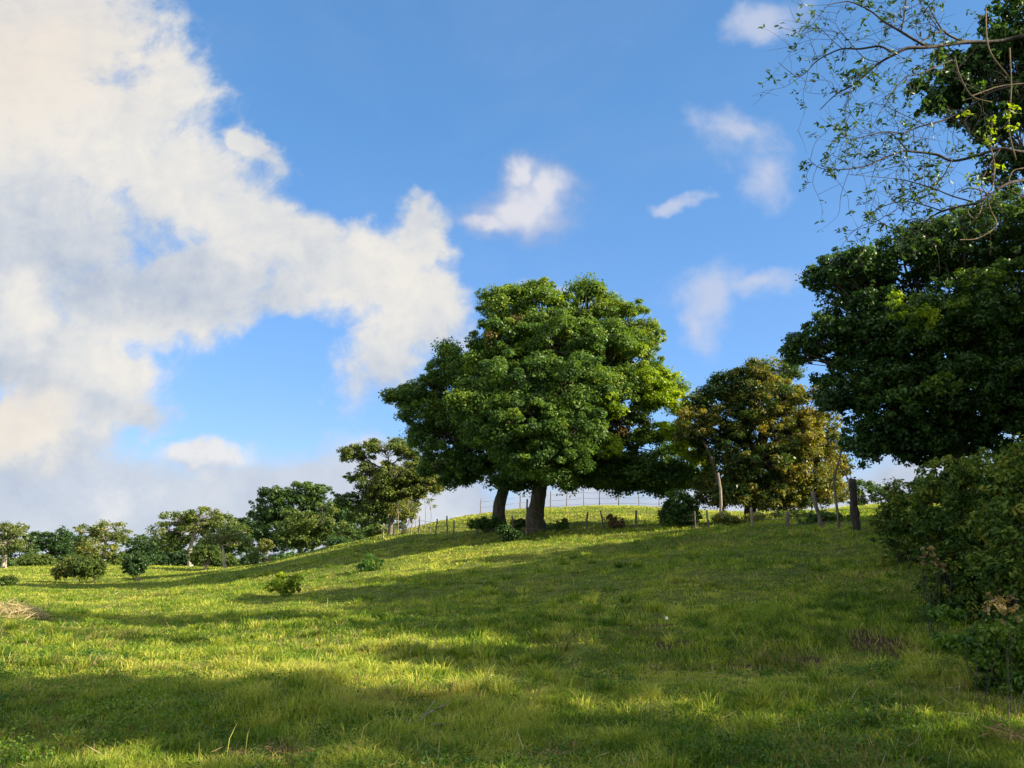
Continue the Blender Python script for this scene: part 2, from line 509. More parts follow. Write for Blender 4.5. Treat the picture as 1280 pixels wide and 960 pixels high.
M['tan'] = leaf_mat('tan_leaf', [(0, (.10, .06, .025)), (.5, (.22, .15, .06)), (1, (.40, .31, .14))], .25)
M['straw'] = leaf_mat('straw', [(0, (.30, .24, .13)), (.5, (.46, .38, .22)), (1, (.60, .52, .34))], .3)
M['weed'] = leaf_mat('weed_leaf', [(0, (.035, .10, .012)), (.5, (.10, .19, .018)), (1, (.22, .30, .028))])
M['bark'] = bark_mat('dark_bark', (.030, .024, .017), (.085, .068, .045), 7, (.03, .045, .012))
M['barkvine'] = bark_mat('tan_vine_stem', (.08, .055, .03), (.17, .12, .07), 9)
M['palebark'] = bark_mat('pale_bark', (.20, .17, .13), (.42, .37, .29), 5)
M['twig'] = bark_mat('twig_bark', (.018, .014, .012), (.05, .04, .034), 9)
M['post'] = bark_mat('weathered_wood', (.055, .045, .035), (.16, .135, .105), 14)
M['palewood'] = bark_mat('pale_weathered_wood', (.13, .105, .08), (.27, .23, .18), 14)
M['charred'] = bark_mat('blackened_wood', (.012, .010, .009), (.04, .033, .027), 12)


def wire_mat():
    m = bpy.data.materials.new('rusty_wire'); m.use_nodes = True
    p = m.node_tree.nodes['Principled BSDF']
    T = NT(m.node_tree)
    g = T.new('ShaderNodeNewGeometry')
    T.l.new(T.mix(T.noise(g.outputs['Position'], 3), (.10, .07, .05), (.22, .2, .19)), p.inputs['Base Color'])
    p.inputs['Metallic'].default_value = .6; p.inputs['Roughness'].default_value = .6
    return m


M['wire'] = wire_mat()


def ground_mat():
    m = bpy.data.materials.new('pasture_soil'); m.use_nodes = True
    T = NT(m.node_tree); pr = T.n['Principled BSDF']
    g = T.new('ShaderNodeNewGeometry'); P = g.outputs['Position']
    a = T.noise(P, .35, 6, .6); b = T.noise(P, 3.0, 6, .7); c_ = T.noise(P, 18.0, 4, .7)
    col = T.mix(T.step(b, .3, .7), (.045, .070, .013), (.14, .16, .028))
    col = T.mix(T.math('MULTIPLY', T.step(a, .45, .7), .5), col, (.10, .12, .022))
    col = T.mix(T.math('MULTIPLY', T.step(c_, .5, .75), .5), col, (.055, .042, .02))
    so = T.new('ShaderNodeAttribute', attribute_name='soil')
    col = T.mix(T.step(T.math('ADD', so.outputs['Fac'], T.math('MULTIPLY', T.math('SUBTRACT', b, .5), .9)), .3, .6), col, (.060, .040, .024))
    T.l.new(col, pr.inputs['Base Color'])
    pr.inputs['Roughness'].default_value = 1.0
    pr.inputs['Specular IOR Level'].default_value = 0.1
    bp = T.new('ShaderNodeBump'); bp.inputs['Strength'].default_value = .8; bp.inputs['Distance'].default_value = .08
    T.l.new(T.math('ADD', b, T.math('MULTIPLY', c_, .5)), bp.inputs['Height']); T.l.new(bp.outputs[0], pr.inputs['Normal'])
    return m


def grass_mat():
    m = bpy.data.materials.new('grass_blades'); m.use_nodes = True
    T = NT(m.node_tree); T.n.clear()
    out = T.new('ShaderNodeOutputMaterial')
    at = T.new('ShaderNodeAttribute', attribute_name='tint')
    dry = T.new('ShaderNodeAttribute', attribute_name='dry')
    col = T.ramp(at.outputs['Fac'], [(0, (.045, .105, .012)), (.35, (.130, .215, .022)), (.7, (.29, .35, .042)), (1, (.46, .46, .095))])
    col = T.mix(dry.outputs['Fac'], col, (.34, .25, .12))
    d = T.new('ShaderNodeBsdfPrincipled'); T.l.new(col, d.inputs['Base Color'])
    d.inputs['Roughness'].default_value = .6; d.inputs['Specular IOR Level'].default_value = .18
    tr = T.new('ShaderNodeBsdfTranslucent'); T.l.new(T.mix(1.0, col, (1.35, 1.4, .6), 'MULTIPLY'), tr.inputs[0])
    mx = T.new('ShaderNodeMixShader'); mx.inputs[0].default_value = .45
    T.l.new(d.outputs[0], mx.inputs[1]); T.l.new(tr.outputs[0], mx.inputs[2]); T.l.new(mx.outputs[0], out.inputs[0])
    return m


# ------------------------------------------------------------------ ground
SOIL = [(1055, 11.2, .35), (1100, 12.0, .45), (1130, 11.6, .3), (1010, 11.6, .25), (1078, 12.4, .25), (845, 12.6, .35), (815, 14.5, .4), (330, 7.0, .5), (690, 6.9, .35), (1085, 10.0, .25), (930, 11.5, .3)]
SOILW = [(*ground_at(a, b)[:2], r) for a, b, r in SOIL]


def build_ground():
    rows = list(np.linspace(-60, -1, 24)); y = 0.0
    while y < 3500:
        rows.append(y); y += max(.12, .012 * y)
    rows = np.array(rows)
    u = np.linspace(-1, 1, 640); u = 1.6 * np.sign(u) * np.abs(u) ** 1.35
    XX = u[None, :] * (np.maximum(rows, 0)[:, None] + 26.0)
    YY = rows[:, None] * np.ones_like(XX)
    ZZ = height(XX.ravel(), YY.ravel()).reshape(XX.shape)
    nr, nc = XX.shape
    v = np.stack([XX, YY, ZZ], -1).reshape(-1, 3)
    i = np.arange(nr - 1)[:, None] * nc; j = np.arange(nc - 1)[None, :]
    q = np.stack([i + j, i + j + 1, i + nc + j + 1, i + nc + j], -1).reshape(-1, 4)
    so = np.zeros(len(v))
    for sx, sy, r in SOILW:
        so = np.maximum(so, np.clip(1.5 - np.hypot(v[:, 0] - sx, (v[:, 1] - sy) * 1.5) / r, 0, 1))
    me = mesh_np('ground', v, q, attrs={'soil': ('POINT', so)}, smooth=True)
    link('ground', me, ground_mat(), kind='structure')


build_ground()


def build_grass():
    rng = np.random.RandomState(11)
    # target density per m2 falls with distance, blades get coarser
    N = 1500000
    y0, y1 = 4.6, 175.0
    t = rng.rand(N)
    e = -0.25
    Y = (y0 ** e + t * (y1 ** e - y0 ** e)) ** (1 / e)
    X = (rng.rand(N) * 2 - 1) * (Y * .74 + 1.6)
    # clumping: pull blades towards tuft centres
    cl = vnoise(X, Y, .22, 5)
    keep = rng.rand(N) < (.25 + 1.1 * cl) * np.clip(2.2 * fbm(X, Y, .9, 21, 4) - .25, .25, 1)
    bare = np.zeros(N)
    for sx, sy, r in SOILW:
        bare = np.maximum(bare, np.clip(1.25 - np.hypot(X - sx, (Y - sy) * 1.6) / r, 0, 1))
    keep &= rng.rand(N) > bare * .93
    cl = cl[keep]
    X = X[keep]; Y = Y[keep]; bare = bare[keep]; N0 = len(X)
    K = 5200; ee = -.35
    ty = (4.8 ** ee + rng.rand(K) * (48 ** ee - 4.8 ** ee)) ** (1 / ee); tx = (rng.rand(K) * 2 - 1) * (ty * .74 + 1.4)
    kk = fbm(tx, ty, 2.0, 201, 3) > rng.uniform(.38, .6, K); tx, ty = tx[kk], ty[kk]; K = len(tx)
    bt = np.zeros(K)
    for sx, sy, r in SOILW:
        bt = np.maximum(bt, (np.hypot(tx - sx, (ty - sy) * 1.5) < r * 1.1))
    kk = rng.rand(K) > bt * .8; tx, ty = tx[kk], ty[kk]; K = len(tx)
    cntt = rng.randint(25, 95, K); ti = np.repeat(np.arange(K), cntt)
    ta = rng.rand(len(ti)) * 2 * PI; tr_ = rng.rand(len(ti)) ** .6 * (rng.uniform(.04, .13, K) * (1 + ty * .02))[ti]
    X = np.concatenate([X, tx[ti] + tr_ * np.cos(ta)]); Y = np.concatenate([Y, ty[ti] + tr_ * np.sin(ta)])
    bare = np.concatenate([bare, np.zeros(len(ti))]); cl = np.concatenate([cl, np.ones(len(ti))]); N = len(X)
    Z = height(X, Y)
    big = fbm(X, Y, 2.4, 31, 4); mid = vnoise(X, Y, .55, 41)
    H = (.035 + .10 * np.clip((big - .42) * 3.2, 0, 1) * (.2 + 1.2 * mid) + .045 * mid * cl) * rng.uniform(.5, 1.4, N)
    tall = rng.rand(N) < .02
    H[tall] *= rng.uniform(1.3, 2.2, tall.sum())
    # longer rough grass along the crest and fence line
    H *= 1 + 1.2 * np.exp(-((Y - 43) / 7) ** 2) * np.clip((X + 8) / 10, 0, 1) + .8 * np.exp(-((Y - 30) / 4) ** 2) * np.clip(X / 8 - .5, 0, 1)
    H = np.maximum(H, .0019 * Y * rng.uniform(.4, 1.3, N))
    H[N0:] = (rng.uniform(.10, .24, K)[ti]) * rng.uniform(.5, 1.2, len(ti)) * (1 - .25 * (Y[N0:] < 9))
    W = np.maximum(.0068, .00095 * Y) * rng.uniform(.6, 1.6, N)
    ang = rng.rand(N) * 2 * PI
    lean = np.abs(rng.normal(size=N)) * .75 + .25
    la = rng.rand(N) * 2 * PI
    la[N0:] = ta + rng.normal(size=len(ti)) * .4
    dirx, diry = np.cos(la), np.sin(la)
    sx, sy = np.cos(ang), np.sin(ang)
    patch = fbm(X, Y, 3.5, 71, 4); fine = vnoise(X, Y, .3, 81)
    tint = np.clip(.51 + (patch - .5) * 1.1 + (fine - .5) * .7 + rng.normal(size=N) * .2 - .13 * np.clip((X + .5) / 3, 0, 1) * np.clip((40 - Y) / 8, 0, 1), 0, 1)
    tint[N0:] = np.clip(tint[N0:] + (rng.rand(K)[ti] - .5) * .6, 0, 1)
    crest = np.clip((Y - 44) / 10, 0, 1) * np.clip((X + 10) / 6, 0, 1) * np.clip((100 - Y) / 10, 0, 1)
    tint = np.clip(tint + .2 * crest, 0, 1)
    dryp = fbm(X, Y, 1.3, 91, 4) + .08 * crest
    dry = (rng.rand(N) < np.clip(.06 + 1.9 * (dryp - .55), .04, .7)) * rng.uniform(.45, 1, N)
    dry = np.maximum(dry, bare * (rng.rand(N) < .6) * .9)
    base = np.stack([X, Y, Z - .01], 1)
    side = np.stack([sx, sy, 0 * sx], 1) * (W * .5)[:, None]
    ld = np.stack([dirx, diry, 0 * dirx], 1)
    midp = base + np.stack([0 * H, 0 * H, H * .62], 1) + ld * (H * lean * .28)[:, None]
    tip = base + np.stack([0 * H, 0 * H, H * (1 - .25 * lean)], 1) + ld * (H * lean)[:, None]
    nearm = Y < 19
    # near blades: 5 verts (quad + tri); far blades: 3 verts
    a = nearm
    vn = np.stack([base[a] - side[a], base[a] + side[a], midp[a] + side[a] * .8, midp[a] - side[a] * .8, tip[a]], 1).reshape(-1, 3)
    na = a.sum(); b0 = np.arange(na)[:, None] * 5
    q = b0 + np.array([[0, 1, 2, 3]]); t1 = b0 + np.array([[3, 2, 4]])
    f = ~a
    vf = np.stack([base[f] - side[f] * 1.3, base[f] + side[f] * 1.3, tip[f]], 1).reshape(-1, 3)
    nf = f.sum(); t2 = na * 5 + np.arange(nf)[:, None] * 3 + np.array([[0, 1, 2]])
    V = np.concatenate([vn, vf]); tr = np.concatenate([t1, t2])
    att = np.concatenate([tint[a], tint[a], tint[f]]); atd = np.concatenate([dry[a], dry[a], dry[f]])
    me = mesh_np('grass', V, q, tr, {'tint': ('FACE', att), 'dry': ('FACE', atd)})
    link('grass', me, grass_mat(), kind='stuff', label='green and yellowish pasture grass covering the whole slope', cat='grass')


build_grass()


def build_weeds():
    rng = np.random.RandomState(15)
    N = 22000; e = -0.4
    Y = (4.8 ** e + rng.rand(N) * (60 ** e - 4.8 ** e)) ** (1 / e); X = (rng.rand(N) * 2 - 1) * (Y * .74 + 1.6)
    keep = fbm(X, Y, 1.1, 55, 4) > rng.uniform(.44, .66, N)
    X, Y = X[keep], Y[keep]; n = len(X)
    r = rng.uniform(.04, .11, n) * (1 + Y * .02)
    c_ = np.column_stack([X, Y, height(X, Y) + .03 + r * .35, r, np.clip(.15 + (fbm(X, Y, 2.1, 66, 3) - .3) * 1.2, 0, 1)])
    me = foliage_mesh('weeds', c_, 12, .032, (0, 0, 0), True, flat=.7, updir=.6, rand=.8, rng=rng, aspect=.55)
    link('weeds', me, M['weed'], kind='stuff', label='small broad leaved weeds growing low among the pasture grass', cat='weeds')
    # scattered dry stalks
    N = 5200
    Y = (4.8 ** e + rng.rand(N) * (45 ** e - 4.8 ** e)) ** (1 / e); X = (rng.rand(N) * 2 - 1) * (Y * .74 + 1.6)
    keep = fbm(X, Y, 1.9, 155, 3) > rng.uniform(.40, .66, N); X, Y = X[keep], Y[keep]; n = len(X)
    ln = rng.uniform(.10, .26, n); ax = np.stack([rng.normal(size=n) * .6, rng.normal(size=n) * .6, rng.uniform(.2, 1.2, n)], 1)
    nn = rng.normal(size=(n, 3)); p = np.stack([X, Y, height(X, Y)], 1) + unit(ax) * ln[:, None] * .5
    v, q, k = leaves(p, nn, ax, ln, ln * .010 + .00045 * Y, True)
    link('dry_stalks', mesh_np('dry_stalks', v, q, None, {'tint': ('FACE', np.repeat(rng.rand(n) * .7, 2))}), M['straw'], kind='stuff', label='dry straw stalks scattered through the pasture grass', cat='dry grass')


build_weeds()

# ------------------------------------------------------------------ trees
def make_clumps(blobs, cr, cover, rng, toneoff=0.0):
    """blobs: (centre xyz, semi axes xyz, tone) -> clumps x,y,z,r,tint"""
    out = []
    for cpos, ax, tone in blobs:
        a, b, c_ = ax
        area = 4 * PI * (((a * b) ** 1.6 + (a * c_) ** 1.6 + (b * c_) ** 1.6) / 3) ** (1 / 1.6)
        n = max(4, int(area / (PI * cr * cr) * cover))
        dr = unit(rng.normal(size=(n, 3)))
        rad = rng.uniform(.3, 1.0, n) ** .5 * (1 + (rng.rand(n) < .25) * rng.uniform(0, .14, n))
        p = cpos + dr * rad[:, None] * np.array(ax)
        r = cr * rng.choice([.45, .7, 1.0, 1.4], n, p=[.28, .3, .27, .15]) * rng.uniform(.8, 1.2, n)
        tn = tone + toneoff + rng.normal(size=n) * .13
        out.append(np.column_stack([p, r, tn]))
        m = int(n * .45)
        dr = unit(rng.normal(size=(m, 3)) + np.array([0, 0, .2])); rad = rng.uniform(.9, 1.13, m)
        out.append(np.column_stack([cpos + dr * rad[:, None] * np.array(ax), cr * rng.uniform(.3, .6, m), tone + toneoff + .06 + rng.normal(size=m) * .13]))
    return np.vstack(out)


def pblob(px, py, rx, ry, Y, dY=0.0, depth=None, tone=.45):
    yy = Y + dY
    c_ = pix(px, py, yy)
    k = yy / F
    a, b = rx * k, ry * k * 1.02
    if depth is None: depth = (a + b) * .55
    return (c_, (a, depth, b), tone)


def limbs(T, start, blobs, clumps, r0, rng, sub=0.35, sides=6, twig=.02):
    for cpos, ax, _ in blobs:
        mid = start * .45 + cpos * .55 + rng.normal(size=3) * np.array(ax) * .15 + np.array([0, 0, -.1 * ax[2]])
        dist = np.linalg.norm(cpos - start)
        pth = curve([start, mid, cpos], 7)
        T.add(pth, np.linspace(r0, max(r0 * .3, twig), len(pth)), sides, .06, int(rng.randint(99)))
        dd = np.linalg.norm((clumps[:, :3] - cpos) / np.array(ax), axis=1)
        near = np.where(dd < 1.15)[0]
        rng.shuffle(near)
        for k in near[:max(3, int(len(near) * sub))]:
            s0 = pth[rng.randint(len(pth) // 2, len(pth))]
            e = clumps[k, :3]
            m = (s0 + e) / 2 + rng.normal(size=3) * .08 * np.linalg.norm(e - s0) + np.array([0, 0, .05])
            pp = curve([s0, m, e], 4)
            T.add(pp, np.linspace(r0 * .28, twig * .5, len(pp)), 4)


def tree(label, cat, basepx, Y, trunk, r0, r1, blobs, mat, lsize, cr, cover, per, group=None, bark='bark', seed=1, sub=.3, name='tree', flat=.65,
         updir=.5, rand=.8, fine=False, aspect=.5, extra=None, world_blobs=False, base=None, twig=.02, droop=.3, flare=1.5, spread=.5, limb_r=None, limb_n=99):
    rng = np.random.RandomState(seed)
    if base is None: base = ground_at(basepx, Y)
    t = thing(name, label, cat, base, group)
    bl = blobs if world_blobs else [pblob(b[0], b[1], b[2], b[3], Y, *(b[4:])) for b in blobs]
    clumps = make_clumps(bl, cr, cover, rng)
    clumps[:, 4] += rng.normal(size=len(clumps)) * .08
    if trunk:
        tp = [base + np.array([0, 0, -.15])] + [np.array(p) if len(p) == 3 and world_blobs else pix(p[0], p[1], Y + (p[2] if len(p) > 2 else 0)) for p in trunk]
    else:
        cc = np.mean([b[0] for b in bl], 0)
        top = base * .35 + cc * .65; top[2] = base[2] * .4 + cc[2] * .6
        tp = [base + np.array([0, 0, -.15]), base * .8 + top * .2 + np.array([.05, 0, .1]), top]
    pth = curve(tp, 8)
    rad = np.linspace(r0, r1, len(pth))
    rad *= 1 + (flare - 1) * np.exp(-np.linspace(0, 7, len(pth)))
    T = Tubes(); T.add(pth, rad, 14 if r0 > .3 else 8, .07, seed)
    link('trunk', T.mesh('trunk', base), M[bark], t)
    T2 = Tubes()
    order = sorted(range(len(bl)), key=lambda i: -bl[i][1][0])[:limb_n]
    limbs(T2, pth[-2], [bl[i] for i in order], clumps, limb_r or r1 * .5, rng, sub, 6, twig)
    link('branches', T2.mesh('branches', base), M[bark], t)
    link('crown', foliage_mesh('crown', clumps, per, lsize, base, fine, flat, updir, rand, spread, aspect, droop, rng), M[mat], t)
    if extra:
        for nm, lb, eb, em, els, ecr, ecov, eper in extra:
            b2 = [pblob(b[0], b[1], b[2], b[3], Y, *(b[4:])) for b in eb]
            c2 = make_clumps(b2, ecr, ecov, rng)
            link(nm, foliage_mesh(nm, c2, eper, els, base, fine, flat, updir, rand, .5, aspect, droop, rng), M[em], t, label=lb)
    return t


# the great tree on the crest
tree('huge spreading tree with a thick dark trunk, tallest on the crest', 'tree', 672, 44,
     [(669, 652), (671, 635), (674, 612), (680, 580), (684, 545)], 0.45, .38,
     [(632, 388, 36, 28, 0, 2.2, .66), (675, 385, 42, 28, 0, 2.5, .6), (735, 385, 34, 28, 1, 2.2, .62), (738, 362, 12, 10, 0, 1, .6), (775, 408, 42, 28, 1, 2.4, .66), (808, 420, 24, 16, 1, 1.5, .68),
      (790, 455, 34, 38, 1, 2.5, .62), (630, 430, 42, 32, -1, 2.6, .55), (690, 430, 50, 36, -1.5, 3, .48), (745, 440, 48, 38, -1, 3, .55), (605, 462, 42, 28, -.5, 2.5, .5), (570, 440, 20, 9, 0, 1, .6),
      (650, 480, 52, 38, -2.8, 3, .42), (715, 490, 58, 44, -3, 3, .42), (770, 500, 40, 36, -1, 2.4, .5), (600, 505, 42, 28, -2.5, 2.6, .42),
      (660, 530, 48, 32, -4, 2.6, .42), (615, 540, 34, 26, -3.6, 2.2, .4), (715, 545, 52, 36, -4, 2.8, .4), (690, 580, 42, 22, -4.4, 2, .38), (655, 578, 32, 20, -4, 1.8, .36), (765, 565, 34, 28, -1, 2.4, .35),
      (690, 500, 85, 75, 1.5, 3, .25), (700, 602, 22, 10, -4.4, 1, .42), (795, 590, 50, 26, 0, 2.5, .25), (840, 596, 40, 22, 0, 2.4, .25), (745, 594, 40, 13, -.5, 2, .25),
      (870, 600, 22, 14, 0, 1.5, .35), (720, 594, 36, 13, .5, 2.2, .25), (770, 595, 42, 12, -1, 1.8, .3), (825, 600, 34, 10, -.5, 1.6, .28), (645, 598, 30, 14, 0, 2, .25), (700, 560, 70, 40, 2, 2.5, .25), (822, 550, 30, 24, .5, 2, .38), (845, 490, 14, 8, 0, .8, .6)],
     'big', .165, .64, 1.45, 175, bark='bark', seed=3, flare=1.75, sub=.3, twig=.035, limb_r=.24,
     extra=[('young_foliage', 'bright lime green young foliage on the right of the crown',
             [(825, 488, 20, 12, -2.2, 1.0, .7), (808, 475, 16, 8, -2.2, 1.0, .6), (762, 560, 19, 10, -3.4, 1.0, .85), (848, 505, 14, 12, -2, 1.0, .85), (840, 535, 13, 9, -2, 1.0, .85), (856, 553, 16, 9, -2.2, 1.1, .9), (873, 570, 15, 9, -2.2, 1.1, .9),
              (884, 587, 9, 8, -2, .9, .9), (765, 515, 12, 8, -3, .8, .45), (785, 435, 20, 8, -2, .8, .45), (690, 372, 24, 7, -1.6, .8, .4), (640, 366, 16, 6, -1.5, .8, .4), (622, 415, 14, 6, -2.6, .6, .5), (800, 505, 12, 8, -1, .7, .6), (815, 500, 20, 8, -2.4, .9, .75), (866, 562, 14, 12, -2.2, .9, .9), (835, 470, 12, 8, -1.5, .8, .7), (755, 500, 14, 8, -4, .8, .55)], 'lime', .17, .42, 1.5, 70),
            ('withered_foliage', 'small rusty withered patches in the crown',
             [(778, 535, 13, 8, -2, .7, .6), (615, 425, 10, 7, -3, .5, .5), (690, 395, 9, 6, -3, .5, .4), (800, 525, 10, 6, -1, .6, .5), (640, 400, 10, 5, -2.5, .5, .4)], 'rust', .16, .4, 1.0, 38)])
tree('second trunk leaning right behind and left of the huge tree, crown reaching far left', 'tree', 624, 46.5,
     [(624, 636), (629, 612), (633, 590), (628, 560)], .34, .34,
     [(512, 494, 28, 13, 0, 1.8, .5), (545, 490, 34, 20, 0, 2, .45), (560, 465, 30, 14, 0, 1.6, .5), (530, 520, 30, 20, 0, 2, .4), (560, 545, 34, 28, -.5, 2.2, .36),
      (590, 575, 34, 22, -1, 2, .34), (550, 580, 28, 20, 0, 2, .34), (600, 590, 28, 14, -1, 1.6, .3), (575, 520, 40, 30, 1, 2.4, .34), (495, 497, 15, 8, 0, .8, .5), (570, 598, 22, 10, 0, 1.4, .3), (645, 590, 30, 16, 0, 2, .28), (525, 548, 18, 14, .5, 1.4, .36)],
     'big', .16, .60, 1.35, 135, bark='bark', seed=5, sub=.35, twig=.03, limb_r=.17)

# the golden tree
tree('green and golden brown tree behind the fence, right of the huge tree', 'tree', 938, 39,
     [(938, 630), (941, 605), (948, 575)], .27, .22,
     [(925, 485, 38, 22, 0, 1.6, .2), (880, 500, 22, 16, 0, 1.2, .15), (975, 465, 26, 16, .5, 1.4, .22), (960, 500, 42, 28, -1, 1.8, .47), (1010, 515, 36, 32, -.6, 1.8, .58), (985, 545, 42, 28, -1.4, 1.8, .56), (930, 530, 38, 26, 0, 1.8, .2),
      (900, 555, 34, 26, 0, 1.8, .25), (950, 580, 44, 24, -1, 2, .32), (1005, 590, 38, 24, -1, 1.8, .6), (960, 615, 40, 16, -1, 1.6, .42), (1015, 612, 32, 18, -1, 1.5, .52), (900, 600, 30, 20, 0, 1.5, .35), (1030, 555, 22, 20, 0, 1.4, .54), (945, 462, 22, 9, -.8, 1, .5),
      (865, 530, 20, 22, 0, 1.2, .35), (1045, 585, 17, 16, 0, 1.2, .6), (915, 480, 25, 10, 0, 1, .15), (925, 618, 34, 14, -1, 1.6, .3), (975, 625, 36, 12, -1.5, 1.4, .45), (890, 620, 22, 12, 0, 1.2, .45), (1000, 570, 40, 26, 1, 1.6, .5), (1035, 615, 22, 16, 0, 1.2, .5)],
     'gold', .14, .46, 1.6, 80, bark='bark', seed=8, sub=.3, limb_r=.14)
tree('small tree with dry pale brown crown between the huge tree and the golden tree', 'tree', 899, 38,
     [(903, 632), (898, 606), (888, 570), (876, 545)], .085, .07,
     [(866, 516, 16, 9, 0, .8, .7), (885, 526, 14, 8, 0, .8, .6), (856, 532, 11, 7, 0, .7, .5), (876, 540, 16, 7, 0, .8, .5), (850, 545, 8, 8, 0, .6, .4), (896, 512, 9, 6, 0, .6, .5)],
     'gold', .12, .27, 1.1, 38, bark='bark', seed=9, sub=.5, limb_r=.05)

# dark tree at the right
tree('large dark green tree filling the right edge', 'tree', 1196, 20,
     [(1196, 640), (1194, 600), (1196, 560), (1205, 510)], .28, .22,
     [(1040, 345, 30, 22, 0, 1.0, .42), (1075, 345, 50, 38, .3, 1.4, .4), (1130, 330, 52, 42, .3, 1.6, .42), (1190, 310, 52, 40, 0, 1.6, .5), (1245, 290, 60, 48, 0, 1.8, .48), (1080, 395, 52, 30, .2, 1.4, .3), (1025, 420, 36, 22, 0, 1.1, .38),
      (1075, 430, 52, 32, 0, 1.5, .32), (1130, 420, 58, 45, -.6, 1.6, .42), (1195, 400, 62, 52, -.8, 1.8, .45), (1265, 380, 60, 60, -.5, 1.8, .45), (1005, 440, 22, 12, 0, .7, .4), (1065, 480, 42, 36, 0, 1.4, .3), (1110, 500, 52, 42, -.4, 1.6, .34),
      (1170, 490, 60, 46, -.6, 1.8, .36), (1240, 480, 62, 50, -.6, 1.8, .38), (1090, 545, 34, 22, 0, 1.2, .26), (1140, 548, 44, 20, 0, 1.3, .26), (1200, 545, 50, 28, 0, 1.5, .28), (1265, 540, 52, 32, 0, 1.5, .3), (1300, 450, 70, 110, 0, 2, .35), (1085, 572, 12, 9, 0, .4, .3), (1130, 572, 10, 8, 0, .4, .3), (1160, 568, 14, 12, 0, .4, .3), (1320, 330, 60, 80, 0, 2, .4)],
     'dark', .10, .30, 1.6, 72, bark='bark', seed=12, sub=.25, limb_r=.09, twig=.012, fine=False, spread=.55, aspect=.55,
     extra=[('young_foliage', 'pale yellow green sprays of young foliage', [(1118, 372, 7, 14, -2.4, .25, .5), (1135, 395, 22, 14, -2.4, .4, .3), (1162, 398, 10, 16, -2.6, .3, .8), (1195, 380, 12, 6, -2.6, .3, .3), (1225, 348, 30, 8, -2, .4, .1), (1180, 480, 20, 12, -2.6, .4, 0.0)], 'lime', .085, .16, .9, 26)])

# trees of the left side
LG = 'trees along the left edge of the pasture'
tree('loose olive and brown tree left of the huge tree', 'tree', 488, 57, [(489, 640), (487, 615), (482, 585)], .16, .12,
     [(450, 566, 26, 8, 0, 1.2, .45), (482, 556, 28, 8, 0, 1.2, .5), (515, 562, 22, 10, 0, 1.2, .45), (438, 596, 15, 4, 0, .7, .3), (470, 585, 22, 9, 0, 1.3, .4), (505, 590, 32, 16, 0, 1.6, .5),
      (480, 615, 28, 14, 0, 1.5, .4), (525, 608, 26, 14, 0, 1.4, .7), (500, 632, 24, 14, 0, 1.4, .6), (435, 625, 16, 8, 0, 1, .2), (455, 640, 24, 14, 0, 1.2, .3), (440, 572, 18, 5, 0, .8, .4), (545, 600, 14, 12, 0, 1, .6), (468, 602, 26, 16, 0, 1.4, .5), (500, 612, 34, 18, .5, 1.6, .55), (530, 590, 22, 18, .5, 1.4, .45), (470, 628, 24, 14, 0, 1.2, .4)],
     'olive', .17, .42, 1.15, 60, group=LG, bark='post', seed=21, sub=.7, limb_r=.07)
tree('tall round dark green tree behind the brown tree, left of the loose olive tree', 'tree', 372, 98, None, .3, .22,
     [(352, 622, 24, 14, 0, 3, .6), (385, 616, 28, 12, 0, 3, .65), (335, 638, 22, 14, 0, 3, .5), (372, 640, 34, 20, 0, 3.5, .45), (412, 630, 24, 16, 0, 3, .45), (400, 655, 32, 20, 0, 3, .35), (345, 660, 28, 20, 0, 3, .35), (430, 650, 18, 18, 0, 2, .35)],
     'far', .36, .95, 1.2, 62, group=LG, bark='bark', seed=22)
tree('brown olive tree in front of the tall round tree', 'tree', 385, 76, None, .16, .12,
     [(375, 655, 26, 16, 0, 1.8, .35), (402, 650, 26, 18, 0, 1.8, .45), (420, 668, 24, 14, 0, 1.6, .2), (385, 672, 30, 12, 0, 1.6, .3), (360, 672, 18, 12, 0, 1.4, .3), (440, 672, 18, 12, 0, 1.4, .2)],
     'olive', .26, .62, 1.1, 52, group=LG, bark='post', seed=23)
tree('flat topped olive tree with pale bare branches', 'tree', 238, 125, [(238, 690), (240, 675), (246, 662)], .35, .25,
     [(222, 650, 24, 9, 0, 2.2, .5), (250, 645, 26, 9, 0, 2.4, .55), (275, 655, 24, 10, 0, 2.4, .4), (205, 662, 15, 9, 0, 2, .5), (250, 665, 34, 13, 0, 2.5, .35), (295, 668, 22, 12, 0, 2.2, .3), (215, 678, 22, 10, 0, 2, .3)],
     'olive', .40, .95, 1.0, 46, group=LG, bark='palebark', seed=24, sub=.6, limb_r=.16, twig=.06)
tree('small pale tree on a crooked white stem, beside the flat topped olive tree', 'tree', 281, 102, [(279, 690), (277, 680)], .18, .12,
     [(278, 670, 22, 8, 0, 1.8, .5), (262, 675, 16, 7, 0, 1.4, .4), (296, 676, 16, 7, 0, 1.4, .4)],
     'pale', .30, .7, .9, 34, group=LG, bark='palebark', seed=25, sub=.6, limb_r=.09, twig=.04)
tree('dark rounded tree between the flat topped olive tree and the tall round tree', 'tree', 312, 140, None, .3, .2,
     [(300, 662, 20, 15, 0, 3, .35), (322, 655, 20, 15, 0, 3, .4), (315, 675, 28, 14, 0, 3, .25), (280, 678, 18, 12, 0, 3, .25)],
     'far', .5, 1.1, 1.2, 50, group=LG, seed=26)
tree('pale leafy tree cut by the left edge of the photo', 'tree', 5, 105, [(6, 690), (7, 678)], .28, .2,
     [(0, 664, 20, 9, 0, 2, .45), (22, 662, 16, 9, 0, 2, .5), (10, 680, 24, 11, 0, 2.2, .3), (-25, 668, 24, 12, 0, 2.4, .4), (32, 684, 10, 12, 0, 1.6, .3)],
     'pale', .34, .85, 1.0, 42, group=LG, bark='palebark', seed=27, sub=.5, limb_r=.12, twig=.05)
